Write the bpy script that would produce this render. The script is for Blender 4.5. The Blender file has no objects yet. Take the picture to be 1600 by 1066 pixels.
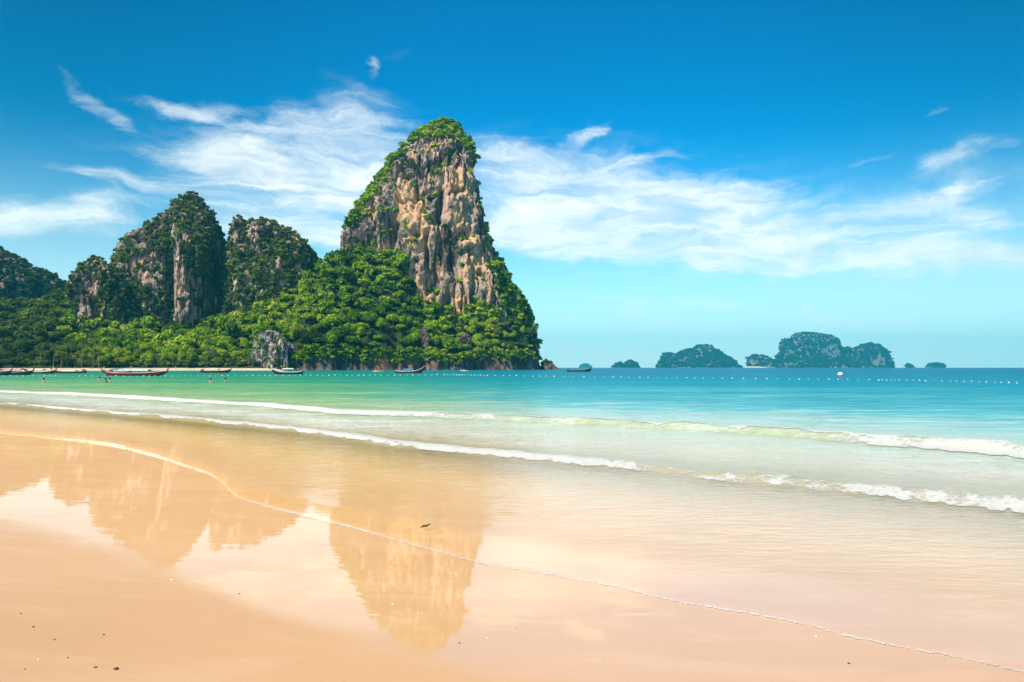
import bpy, bmesh, math, random
import numpy as np

rng = np.random.default_rng(11)
random.seed(11)
sc = bpy.context.scene
COL = sc.collection

# ------------------------------------------------------------------ camera, light, exposure
CAM_H = 1.75
FPX = 1067.0                       # focal length in pixels of a 1600 px wide frame (24 mm lens)
PITCH = math.atan(41.5 / FPX)
cam_d = bpy.data.cameras.new('camera')
cam_d.lens = 24.0 * FPX / 1066.667
cam_d.sensor_width = 36.0
cam_d.clip_start = 0.1
cam_d.clip_end = 60000.0
cam = bpy.data.objects.new('camera', cam_d)
COL.objects.link(cam)
cam.location = (0, 0, CAM_H)
cam.rotation_euler = (math.radians(90) + PITCH, 0, 0)
sc.camera = cam

sc.view_settings.view_transform = 'Standard'
sc.view_settings.look = 'None'
sc.view_settings.exposure = 0.62
sc.view_settings.gamma = 1.0
sc.view_settings.use_curve_mapping = False
sc.cycles.use_denoising = True
sc.cycles.max_bounces = 8
sc.cycles.transparent_max_bounces = 12
sc.cycles.volume_bounces = 0

SUN_EL = math.radians(51)
SUN_AZ = math.radians(-136)        # from straight ahead, negative towards the left
sun_dir = np.array([math.cos(SUN_EL) * math.sin(SUN_AZ), math.cos(SUN_EL) * math.cos(SUN_AZ), math.sin(SUN_EL)])
sun_d = bpy.data.lights.new('sun', 'SUN')
sun_d.energy = 5.0
sun_d.angle = math.radians(0.53)
sun_d.color = (1.0, 0.93, 0.82)
sun = bpy.data.objects.new('sun', sun_d)
COL.objects.link(sun)
from mathutils import Vector
sun.rotation_euler = Vector(sun_dir).to_track_quat('Z', 'Y').to_euler()


# ------------------------------------------------------------------ small node helper
class NT:
    def __init__(self, tree):
        self.t = tree; self.n = tree.nodes; self.l = tree.links
    def new(self, typ, **kw):
        nd = self.n.new(typ)
        for k, v in kw.items():
            setattr(nd, k, v)
        return nd
    def put(self, sock, v):
        if isinstance(v, bpy.types.NodeSocket):
            self.l.new(v, sock)
        elif isinstance(v, (tuple, list)) and len(v) == 3 and sock.type == 'RGBA':
            sock.default_value = (*v, 1)
        else:
            sock.default_value = v
    def math(self, op, a, b=None, c=None, clamp=False):
        nd = self.new('ShaderNodeMath', operation=op, use_clamp=clamp)
        self.put(nd.inputs[0], a)
        if b is not None: self.put(nd.inputs[1], b)
        if c is not None: self.put(nd.inputs[2], c)
        return nd.outputs[0]
    def ramp01(self, v, lo, hi, tlo=0.0, thi=1.0, smooth=True):
        nd = self.new('ShaderNodeMapRange', interpolation_type='SMOOTHSTEP' if smooth else 'LINEAR')
        self.put(nd.inputs[0], v)
        for i, x in enumerate((lo, hi, tlo, thi)):
            self.put(nd.inputs[i + 1], x)
        return nd.outputs[0]
    def mix(self, f, a, b, blend='MIX'):
        nd = self.new('ShaderNodeMix', data_type='RGBA', blend_type=blend)
        self.put(nd.inputs[0], f); self.put(nd.inputs[6], a); self.put(nd.inputs[7], b)
        return nd.outputs[2]
    def noise(self, vec, scale, detail=4.0, rough=0.5, dist=0.0, out=0):
        nd = self.new('ShaderNodeTexNoise')
        if vec is not None: self.put(nd.inputs['Vector'], vec)
        self.put(nd.inputs['Scale'], scale); self.put(nd.inputs['Detail'], detail)
        self.put(nd.inputs['Roughness'], rough); self.put(nd.inputs['Distortion'], dist)
        return nd.outputs[out]
    def mapping(self, vec, scale=(1, 1, 1), loc=(0, 0, 0), rot=(0, 0, 0), typ='POINT'):
        nd = self.new('ShaderNodeMapping', vector_type=typ)
        self.put(nd.inputs[0], vec); nd.inputs[1].default_value = loc
        nd.inputs[2].default_value = rot; nd.inputs[3].default_value = scale
        return nd.outputs[0]
    def attr(self, name, out='Fac'):
        return self.new('ShaderNodeAttribute', attribute_name=name).outputs[out]
    def ramp(self, v, stops, interp='LINEAR'):
        nd = self.new('ShaderNodeValToRGB')
        nd.color_ramp.interpolation = interp
        el = nd.color_ramp.elements
        while len(el) < len(stops): el.new(0.5)
        for e, (p, c) in zip(el, stops):
            e.position = p; e.color = (*c, 1)
        self.put(nd.inputs[0], v)
        return nd.outputs[0]


def mat(name):
    m = bpy.data.materials.new(name)
    m.use_nodes = True
    m.node_tree.nodes.clear()
    t = NT(m.node_tree)
    o = t.new('ShaderNodeOutputMaterial')
    return m, t, o


def simple_mat(name, color, rough=0.6, var=0.15, spec=0.4, scale=6.0):
    m, t, o = mat(name)
    b = t.new('ShaderNodeBsdfPrincipled')
    geo = t.new('ShaderNodeTexCoord').outputs['Object']
    n = t.noise(geo, scale, 5, 0.6)
    dark = tuple(c * (1 - var) for c in color); lite = tuple(min(1, c * (1 + var)) for c in color)
    t.put(b.inputs['Base Color'], t.mix(n, dark, lite))
    b.inputs['Roughness'].default_value = rough
    b.inputs['Specular IOR Level'].default_value = spec
    t.l.new(b.outputs[0], o.inputs[0])
    return m


# ------------------------------------------------------------------ photograph geometry -> place
cp, sp = math.cos(PITCH), math.sin(PITCH)
def ray(px, py):
    a = (np.asarray(px, float) - 800) / FPX; b = (np.asarray(py, float) - 533) / FPX
    return a, cp + b * sp, sp - b * cp
def at(px, py, D):                                # point seen at a pixel, D metres ahead
    a, y, z = ray(px, py)
    return a * D / y, D, CAM_H + z * D / y
def ground(px, py):                               # point of sea level seen at a pixel
    a, y, z = ray(px, py)
    k = -CAM_H / z
    return a * k, y * k
def project(X, Y, Z):
    zc = Z - CAM_H
    d = Y * cp + zc * sp
    return 800 + FPX * X / d, 533 - FPX * (-Y * sp + zc * cp) / d
def t_of(px, py=575):
    a, y, z = ray(px, py)
    return a / y

# ------------------------------------------------------------------ world: clear deep blue sky with drifting high cloud
w = bpy.data.worlds.new('World')
sc.world = w
w.use_nodes = True
w.node_tree.nodes.clear()
T = NT(w.node_tree)
wo = T.new('ShaderNodeOutputWorld')
sky = T.new('ShaderNodeTexSky')
sky.sky_type = 'NISHITA'
sky.sun_disc = False
sky.sun_elevation = SUN_EL
sky.sun_rotation = SUN_AZ          # 0 is +Y, growing towards +X
sky.air_density = 1.0
sky.dust_density = 0.3
sky.ozone_density = 2.5
hsv = T.new('ShaderNodeHueSaturation')
hsv.inputs['Hue'].default_value = 0.49
hsv.inputs['Saturation'].default_value = 1.4
hsv.inputs['Value'].default_value = 1.0
T.l.new(sky.outputs[0], hsv.inputs['Color'])
dirv = T.new('ShaderNodeTexCoord').outputs['Generated']
sep = T.new('ShaderNodeSeparateXYZ'); T.l.new(dirv, sep.inputs[0])
az = T.math('ARCTAN2', sep.outputs[0], sep.outputs[1])
el = T.math('ARCSINE', sep.outputs[2])
comb = T.new('ShaderNodeCombineXYZ'); T.l.new(az, comb.inputs[0]); T.l.new(el, comb.inputs[1])
ae = comb.outputs[0]
# warp
wn = T.noise(T.mapping(ae, (1, 1.6, 1)), 5.0, 7, 0.60, 0.0, out=1)
wv = T.new('ShaderNodeVectorMath', operation='SUBTRACT'); T.put(wv.inputs[0], wn); wv.inputs[1].default_value = (.5, .5, .5)
wm = T.new('ShaderNodeVectorMath', operation='MULTIPLY'); T.put(wm.inputs[0], wv.outputs[0]); wm.inputs[1].default_value = (.20, .085, 0)
wa = T.new('ShaderNodeVectorMath', operation='ADD'); T.put(wa.inputs[0], ae); T.put(wa.inputs[1], wm.outputs[0])
aew = wa.outputs[0]
CLOUDS = [  # px, py, radius x, radius y, tilt in degrees (clockwise), density
    (60, 336, 120, 26, 3, .95), (165, 340, 55, 32, 8, .85), (-120, 330, 130, 22, 0, .7),
    (160, 163, 62, 9, 27, .5), (250, 158, 62, 10, 9, .5), (300, 168, 40, 11, 0, .55), (352, 157, 58, 9, 3, .45),
    (587, 97, 11, 14, 20, .5), (620, 75, 30, 10, -40, .15),
    (400, 250, 110, 40, 4, .85), (350, 232, 60, 26, -10, .7), (450, 285, 150, 34, 5, .95), (555, 305, 90, 46, 16, .95),
    (520, 215, 95, 46, 18, .5), (560, 165, 60, 34, 35, .32), (500, 250, 120, 60, 8, .5), (620, 250, 60, 70, 0, .5),
    (230, 280, 120, 11, 5, .55), (190, 292, 70, 7, 24, .3),
    (470, 362, 90, 32, 14, .75), (370, 350, 50, 26, 5, .6), (530, 390, 60, 24, 20, .7), (250, 325, 60, 30, 10, .25),
    (800, 255, 110, 26, 10, .6), (900, 262, 90, 26, 10, .55), (1000, 246, 60, 8, -8, .5), (840, 320, 130, 60, 8, .8),
    (990, 300, 90, 40, 15, .8), (850, 365, 150, 34, 6, 1.0), (1020, 350, 170, 55, 4, 1.0), (1110, 335, 110, 50, 6, 1.0),
    (1190, 305, 52, 20, -5, .85), (1090, 400, 90, 30, 0, 1.0), (1150, 370, 120, 40, 5, .95), (1270, 372, 110, 30, 8, .75),
    (1350, 398, 130, 22, 6, .75), (1470, 400, 130, 20, 4, .8), (1590, 404, 110, 15, 2, .8), (1250, 410, 60, 14, -20, .5),
    (1495, 258, 72, 13, -9, .65), (1440, 268, 28, 16, 0, .5), (1480, 295, 40, 22, -50, .55), (1420, 325, 90, 11, -10, .6),
    (1500, 342, 70, 18, -5, .6), (1530, 352, 40, 12, 10, .5), (1300, 345, 60, 8, 0, .3),
    (905, 213, 32, 8, -30, .45), (935, 190, 12, 9, -40, .4), (1050, 238, 60, 4, -3, .35), (1075, 262, 22, 7, 5, .3),
    (1360, 252, 28, 4, -8, .3), (1470, 185, 50, 6, -20, .2),
    (1100, 480, 420, 34, 0, .22), (1300, 440, 300, 6, 0, .25), (900, 545, 200, 14, 0, .3), (1100, 428, 300, 3, 0, .3),
    (980, 300, 420, 90, 8, .30), (1400, 375, 330, 60, 4, .34), (420, 290, 330, 90, 4, .28), (1150, 520, 500, 40, 0, .25), (1500, 300, 120, 60, -20, .25),
    (1700, 300, 90, 40, 10, .5), (1850, 380, 200, 30, 0, .7), (-350, 260, 160, 30, 5, .6),
]
acc = None
for (cx, cy, rx, ry, rot, dens) in CLOUDS:
    a_, y_, z_ = ray(cx, cy)
    A = math.atan2(a_, y_); E = math.atan2(z_, math.hypot(a_, y_))
    ca = math.cos(A)
    sx = 1.3 * rx / FPX * ca * ca; sy = 1.35 * ry / FPX * ca
    v = T.mapping(aew, (sx, sy, 1), (A, E, 0), (0, 0, -math.radians(rot)), 'TEXTURE')
    ln = T.new('ShaderNodeVectorMath', operation='LENGTH'); T.put(ln.inputs[0], v)
    b = T.ramp01(ln.outputs['Value'], 0.0, 1.35, dens, 0.0)
    acc = b if acc is None else T.math('MAXIMUM', acc, b) if len(CLOUDS) < 0 else T.math('ADD', acc, T.math('MULTIPLY', b, T.math('SUBTRACT', 1.0, acc, clamp=True)))
# outside the frame: sparse cloud of the same kind
gen = T.noise(T.mapping(dirv, (1.2, 1.2, 4.5)), 1.7, 6, 0.6, 0.4)
side = T.math('ABSOLUTE', az)
gen = T.math('MULTIPLY', T.ramp01(gen, 0.52, 0.75), T.ramp01(side, 0.75, 1.2))
gen = T.math('MULTIPLY', gen, T.ramp01(el, 0.0, 0.2))
acc = T.math('MAXIMUM', acc, gen)
streak = T.noise(T.mapping(aew, (1.0, 5.0, 1.0)), 7.0, 8, 0.62, 0.6)
fine = T.noise(T.mapping(aew, (1.0, 2.2, 1.0), (3, 1, 0), (0, 0, 0.25)), 22.0, 6, 0.6, 0.3)
nz_ = T.math('ADD', T.math('MULTIPLY', T.math('SUBTRACT', streak, .5), 1.25), T.math('MULTIPLY', T.math('SUBTRACT', fine, .5), 0.55))
gate = T.math('MULTIPLY', nz_, T.ramp01(acc, 0.0, 0.35))
cov = T.ramp01(T.math('ADD', acc, gate), 0.08, 1.34)
cov = T.math('MULTIPLY', cov, 0.96)
bgs = T.new('ShaderNodeBackground')
# pale band of moist air low over the sea
skyc = T.mix(1.0, hsv.outputs[0], (0.0, 1.66, 1.95), 'MULTIPLY')
deep = T.math('MULTIPLY', T.ramp01(T.math('ABSOLUTE', T.math('SUBTRACT', az, 0.05)), 0.1, 0.75, 1.08, 0.66), T.ramp01(el, 0.1, 0.55, 1.0, 0.72))  # sides and top of the sky darkened, a vignette put into its colour
skyc = T.mix(1.0, skyc, deep, 'MULTIPLY')
low = T.ramp01(el, -0.02, 0.36, 1.0, 0.0)
low = T.math('POWER', low, 1.75)
skyc = T.mix(T.math('MULTIPLY', low, 0.96), skyc, (10.5, 12.6, 12.0))
cloudc = T.mix(T.ramp01(streak, 0.3, 0.7), (8.6, 9.6, 9.8), (12.5, 12.6, 12.0))
skyc = T.mix(cov, skyc, cloudc)
T.put(bgs.inputs[0], skyc)
bgs.inputs[1].default_value = 0.066
T.l.new(bgs.outputs[0], wo.inputs[0])
w.cycles.sampling_method = 'MANUAL'
w.cycles.sample_map_resolution = 512


# ------------------------------------------------------------------ numeric noise
def _hash(ix, iy, iz, seed):
    h = (ix.astype(np.uint32) * np.uint32(374761393) + iy.astype(np.uint32) * np.uint32(668265263)
         + iz.astype(np.uint32) * np.uint32(2147483647) + np.uint32((seed * 1274126177) & 0xffffffff))
    h = (h ^ (h >> np.uint32(13))) * np.uint32(1274126177)
    h = h ^ (h >> np.uint32(16))
    return (h & np.uint32(0xffff)).astype(np.float32) / 32767.5 - 1.0
def vnoise(x, y, z, seed=0):
    x = np.asarray(x, np.float64); y = np.asarray(y, np.float64); z = np.asarray(z, np.float64)
    x, y, z = np.broadcast_arrays(x, y, z)
    xi = np.floor(x); yi = np.floor(y); zi = np.floor(z)
    fx = x - xi; fy = y - yi; fz = z - zi
    xi = xi.astype(np.int64); yi = yi.astype(np.int64); zi = zi.astype(np.int64)
    u = fx * fx * (3 - 2 * fx); v = fy * fy * (3 - 2 * fy); q = fz * fz * (3 - 2 * fz)
    r = 0
    for dz in (0, 1):
        wz = q if dz else 1 - q
        for dy in (0, 1):
            wy = v if dy else 1 - v
            for dx in (0, 1):
                wx = u if dx else 1 - u
                r = r + wx * wy * wz * _hash(xi + dx, yi + dy, zi + dz, seed)
    return r
def fbm(x, y, z, oct=4, seed=0, gain=0.5, lac=2.03):
    s = 0; a = 1; f = 1; n = 0
    for i in range(oct):
        s = s + a * vnoise(x * f + 17.3 * i, y * f + 5.1 * i, z * f + 9.7 * i, seed + i); n += a
        a *= gain; f *= lac
    return s / n
def ridged(x, y, z, oct=3, seed=0):
    s = 0; a = 1; f = 1; n = 0
    for i in range(oct):
        s = s + a * (1 - np.abs(vnoise(x * f + 3.3 * i, y * f + 7.7 * i, z * f, seed + i)) * 2); n += a
        a *= 0.5; f *= 2.1
    return s / n
def sstep(e0, e1, x):
    k = np.clip((x - e0) / (e1 - e0), 0, 1)
    return k * k * (3 - 2 * k)


# ------------------------------------------------------------------ mesh helpers
def build_mesh(name, V, F, attrs=None, smooth=True, matidx=None):
    me = bpy.data.meshes.new(name)
    V = np.asarray(V, np.float32); F = np.asarray(F, np.int32)
    n = F.shape[1]
    me.vertices.add(len(V)); me.vertices.foreach_set('co', V.ravel())
    me.loops.add(F.size); me.loops.foreach_set('vertex_index', F.ravel())
    me.polygons.add(len(F))
    me.polygons.foreach_set('loop_start', np.arange(0, F.size, n, dtype=np.int32))
    try:
        me.polygons.foreach_set('loop_total', np.full(len(F), n, np.int32))
    except Exception:
        pass
    me.polygons.foreach_set('use_smooth', np.full(len(F), smooth, bool))
    if matidx is not None:
        me.polygons.foreach_set('material_index', np.asarray(matidx, np.int32))
    for k, a in (attrs or {}).items():
        at_ = me.attributes.new(k, 'FLOAT', 'POINT')
        at_.data.foreach_set('value', np.asarray(a, np.float32).ravel())
    me.update(calc_edges=True)
    return me
def link(name, me, m=None, parent=None, loc=None, **props):
    o = bpy.data.objects.new(name, me)
    COL.objects.link(o)
    if m is not None:
        for x in (m if isinstance(m, (list, tuple)) else [m]):
            me.materials.append(x)
    if parent is not None: o.parent = parent
    if loc is not None: o.location = loc
    for k, v in props.items(): o[k] = v
    return o
def empty(name, loc=(0, 0, 0), rz=0.0, scale=1.0, **props):
    o = bpy.data.objects.new(name, None)
    COL.objects.link(o)
    o.location = loc; o.rotation_euler = (0, 0, rz); o.scale = (scale,) * 3
    for k, v in props.items(): o[k] = v
    return o
def grid_faces(nr, nc, wrap=False):
    i = np.arange(nr - 1)[:, None]; j = np.arange(nc if wrap else nc - 1)[None, :]
    j2 = (j + 1) % nc
    a = i * nc + j; b = i * nc + j2; c = (i + 1) * nc + j2; d = (i + 1) * nc + j
    return np.stack([a, b, c, d], -1).reshape(-1, 4)
class MB:                                          # a little mesh collector
    def __init__(self): self.v = []; self.f = []
    def add(self, V, F):
        o = len(self.v); self.v += [tuple(p) for p in V]; self.f += [tuple(i + o for i in f) for f in F]
    def box(self, c, s, rz=0.0, ry=0.0):
        V = []
        for x in (-.5, .5):
            for y in (-.5, .5):
                for z in (-.5, .5):
                    p = Vector((x * s[0], y * s[1], z * s[2]))
                    if ry: p.rotate(__import__('mathutils').Euler((0, ry, 0)))
                    if rz: p.rotate(__import__('mathutils').Euler((0, 0, rz)))
                    V.append((p.x + c[0], p.y + c[1], p.z + c[2]))
        self.add(V, [(0, 1, 3, 2), (4, 6, 7, 5), (0, 4, 5, 1), (2, 3, 7, 6), (0, 2, 6, 4), (1, 5, 7, 3)])
    def tube(self, pts, rad, n=8):
        pts = [Vector(p) for p in pts]
        rad = rad if isinstance(rad, (list, tuple)) else [rad] * len(pts)
        V = []; F = []
        for i, p in enumerate(pts):
            d = (pts[min(i + 1, len(pts) - 1)] - pts[max(i - 1, 0)]).normalized()
            u = d.orthogonal().normalized(); v = d.cross(u)
            for k in range(n):
                a = 2 * math.pi * k / n
                V.append(p + (u * math.cos(a) + v * math.sin(a)) * rad[i])
        for i in range(len(pts) - 1):
            for k in range(n):
                F.append((i * n + k, i * n + (k + 1) % n, (i + 1) * n + (k + 1) % n, (i + 1) * n + k))
        F.append(tuple(range(n))); F.append(tuple((len(pts) - 1) * n + k for k in reversed(range(n))))
        self.add(V, F)
    def ball(self, c, r, sub=1, seed=0, jit=0.0):
        bm = bmesh.new(); bmesh.ops.create_icosphere(bm, subdivisions=sub, radius=1.0)
        R = random.Random(seed)
        r = r if isinstance(r, (tuple, list)) else (r, r, r)
        V = []
        for v in bm.verts:
            k = 1 + jit * (R.random() - .5) * 2
            V.append((c[0] + v.co.x * r[0] * k, c[1] + v.co.y * r[1] * k, c[2] + v.co.z * r[2] * k))
        self.add(V, [[q.index for q in f.verts] for f in bm.faces]); bm.free()
    def mesh(self, name, smooth=False):
        me = bpy.data.meshes.new(name); me.from_pydata([tuple(p) for p in self.v], [], self.f); me.update()
        if smooth:
            me.polygons.foreach_set('use_smooth', np.ones(len(me.polygons), bool))
        return me
    def build(self, name, m, parent=None, smooth=False, **kw):
        return link(name, self.mesh(name, smooth), m, parent, **kw)


# ------------------------------------------------------------------ shoreline curves (all as distance ahead for a sideways slope t)
def curve(pts):
    X, Y = ground(np.array([p[0] for p in pts]), np.array([p[1] for p in pts]))
    return X / Y, Y
P_ = curve([(0, 679), (60, 683), (120, 687), (180, 694), (250, 713), (300, 731), (340, 744), (352, 762), (375, 783), (440, 801), (500, 816),
            (560, 830), (640, 852), (740, 880), (800, 889), (900, 906), (960, 916), (1040, 938), (1100, 948), (1180, 960), (1250, 975), (1330, 996), (1420, 1014), (1500, 1030), (1600, 1052)])
B_ = curve([(0, 633), (100, 642), (200, 651), (300, 660), (400, 669), (500, 681), (600, 697), (700, 708), (800, 718), (900, 727), (1000, 737),
            (1050, 742), (1100, 750), (1160, 757), (1250, 765), (1350, 775), (1450, 786), (1600, 803)])
A_ = curve([(0, 614), (120, 619), (250, 627), (400, 636), (530, 648), (640, 652), (800, 660), (900, 665), (1000, 671), (1100, 676), (1200, 683),
            (1300, 691), (1400, 699), (1500, 706), (1600, 716)])
def extend(c, left, right):
    t = np.concatenate([[x[0] for x in left], c[0], [x[0] for x in right]])
    d = np.concatenate([[x[1] for x in left], c[1], [x[1] for x in right]])
    i = np.argsort(t)
    return t[i], np.log(d[i])
P_ = extend(P_, [(-2.2, 300), (-1.6, 230), (-1.3, 150), (-1.1, 75), (-.95, 38), (-.82, 23)], [(1.0, 3.2), (1.6, 2.4), (2.2, 2.0)])
B_ = extend(B_, [(-2.2, 330), (-1.6, 260), (-1.3, 190), (-1.1, 110), (-.95, 62), (-.82, 41)], [(1.0, 6.6), (1.6, 4.9), (2.2, 4.2)])
A_ = extend(A_, [(-2.2, 360), (-1.6, 290), (-1.3, 225), (-1.1, 150), (-.95, 85), (-.82, 60)], [(1.0, 11.3), (1.6, 8.6), (2.2, 7.4)])
def DP(t): return np.exp(sum(np.interp(t + o, *P_) for o in np.linspace(-.014, .014, 9)) / 9) * (1 + 0.006 * fbm(t * 60, t * 0, 0.5, 4, 5))
def DB(t): return np.exp(np.interp(t, *B_)) * (1 + 0.008 * fbm(t * 30, t * 0, 1.5, 4, 6))
def DA(t): return np.exp(np.interp(t, *A_)) * (1 + 0.008 * fbm(t * 25, t * 0, 2.5, 4, 7))
_pc = np.polyfit(np.interp(np.linspace(-.8, .8, 60), P_[0], P_[0]), np.interp(np.linspace(-.8, .8, 60), P_[0], P_[1]), 2)
def DPs(t):
    tt = np.clip(t, -.9, 1.2)
    return np.exp(np.polyval(_pc, tt))
def sand_z(t, D):
    s = DPs(t) - D
    z = 0.016 * s
    z = np.where(s < 0, -1.6 * (1 - np.exp(0.016 * s / 1.6)), z)
    zmax = 0.5
    return np.where(z > 0, zmax * (1 - np.exp(-z / zmax)), z)
def sand_xy(X, Y):
    return sand_z(X / max(Y, 1.5), Y)

def bump_profile(d, front, back):
    return np.where(d < 0, np.exp(-(d / front) ** 2), np.exp(-(d / back) ** 2))
def wave_amp(t, kind):
    if kind == 'A':
        return np.interp(t, [-2.2, -.8, -.3, 0, .3, .6, .8, 2], [.16, .16, .12, .16, .17, .19, .20, .15])
    return np.interp(t, [-2.2, -.8, -.3, 0, .2, .3, .35, .55, .8, 2], [.10, .10, .08, .07, .07, .10, .10, .10, .12, .1])
def sea_z(t, D):
    X = t * D
    dp, db, da = DP(t), DB(t), DA(t)
    k = 0.75
    zB = wave_amp(t, 'B') * (1 + .35 * fbm(t * 22, 0 * t, 3.1, 3, 31)) * bump_profile((D - db) * k - .32, .22, .75)
    zA = wave_amp(t, 'A') * (1 + .35 * fbm(t * 20, 0 * t, 4.1, 3, 32)) * bump_profile((D - da) * k - .50, .30, 1.3)
    far = sstep(0, 1, (D - da - 1.0) / 8)
    mid = sstep(0, 1, (D - dp) / 2.5)
    z = zA + zB
    # choppy relief, longer waves farther out
    z = z + mid * 0.006 * fbm(X * 1.6, D * 3.2, 0 * X, 3, 41)
    u1 = D * .80 + X * .45; v1 = X * .22 - D * .12
    z = z + far * 0.11 * (ridged(v1, u1 * .55, 0 * X, 3, 42) - .1) * (.6 + .6 * fbm(X * .05, D * .08, 0 * X, 2, 46)) * np.exp(-D / 400) + far * sstep(60, 200, D) * 0.10 * fbm(X * .08, D * .2, 0 * X, 3, 43)
    sz = sand_z(t, D)
    edge = np.clip((D - dp) / 0.10, 0, 1)
    film = np.maximum(sz + 0.002 + 0.007 * np.sqrt(edge), 0.004)
    z = film + z
    z = np.where(D <= dp + 1e-6, sz - 0.006, z)
    return z

# ------------------------------------------------------------------ materials of the setting
def sand_material():
    m, t, o = mat('wet_sand')
    pos = t.new('ShaderNodeNewGeometry').outputs['Position']
    n1 = t.noise(pos, 0.35, 5, 0.55); n2 = t.noise(pos, 9.0, 6, 0.65); n3 = t.noise(pos, 220.0, 3, 0.7)
    c = t.mix(t.ramp01(n1, .3, .7), (0.47, 0.262, 0.118), (0.515, 0.298, 0.143))
    c = t.mix(t.math('MULTIPLY', t.ramp01(n2, .35, .75), .18), c, (0.50, 0.31, 0.16))
    c = t.mix(t.math('MULTIPLY', t.ramp01(n3, .55, .8), .22), c, (0.36, 0.24, 0.14))
    wet = t.attr('wet')
    wetn = t.math('ADD', wet, t.math('MULTIPLY', t.math('SUBTRACT', t.noise(t.mapping(pos, (.5, 1.6, 1)), 1.1, 5, .6), .5), .35))
    wetf = t.ramp01(wetn, 0.15, 0.75)
    lines = t.noise(t.mapping(pos, (.6, 2.2, 1), rot=(0, 0, -.6)), 1.0, 6, .62, .8)
    c = t.mix(t.math('MULTIPLY', t.ramp01(lines, .48, .62), .16), c, (.62, .40, .24))
    spk = t.new('ShaderNodeTexVoronoi'); spk.inputs['Scale'].default_value = 34.0; t.put(spk.inputs['Vector'], pos)
    c = t.mix(t.math('MULTIPLY', t.ramp01(spk.outputs['Distance'], .05, .13, 1, 0), .5), c, (.30, .19, .12))
    d = t.new('ShaderNodeBsdfDiffuse'); t.put(d.inputs[0], c)
    # matt grain only where the film has drained
    bmp = t.new('ShaderNodeBump'); bmp.inputs['Distance'].default_value = 0.002
    t.put(bmp.inputs['Strength'], t.math('MULTIPLY', t.math('SUBTRACT', 1.0, wetf), .25)); t.put(bmp.inputs['Height'], t.noise(pos, 160, 4, .7))
    t.l.new(bmp.outputs[0], d.inputs['Normal'])
    # film of water: faint wrinkles
    rip = t.noise(t.mapping(pos, (.5, 4.0, 1)), 1.6, 2, .45, .4)
    b2 = t.new('ShaderNodeBump'); b2.inputs['Distance'].default_value = 0.004; b2.inputs['Strength'].default_value = .17
    t.put(b2.inputs['Height'], rip)
    g = t.new('ShaderNodeBsdfGlossy'); t.put(g.inputs['Roughness'], t.ramp01(wetf, 0, 1, 0.42, .022, smooth=False))
    t.put(g.inputs[0], (1, 1, 1)); t.l.new(b2.outputs[0], g.inputs['Normal'])
    fr = t.new('ShaderNodeFresnel'); fr.inputs[0].default_value = 2.2; t.l.new(b2.outputs[0], fr.inputs['Normal'])
    f = t.math('MULTIPLY', fr.outputs[0], t.ramp01(wetf, 0, 1, .45, 1.0, smooth=False), clamp=True)
    t.put(g.inputs[0], t.new('ShaderNodeCombineColor').outputs[0])
    cc = g.inputs[0].links[0].from_node
    for i_ in range(3): t.put(cc.inputs[i_], f)
    mx = t.new('ShaderNodeAddShader')
    t.l.new(d.outputs[0], mx.inputs[0]); t.l.new(g.outputs[0], mx.inputs[1]); t.l.new(mx.outputs[0], o.inputs[0])
    return m

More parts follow.
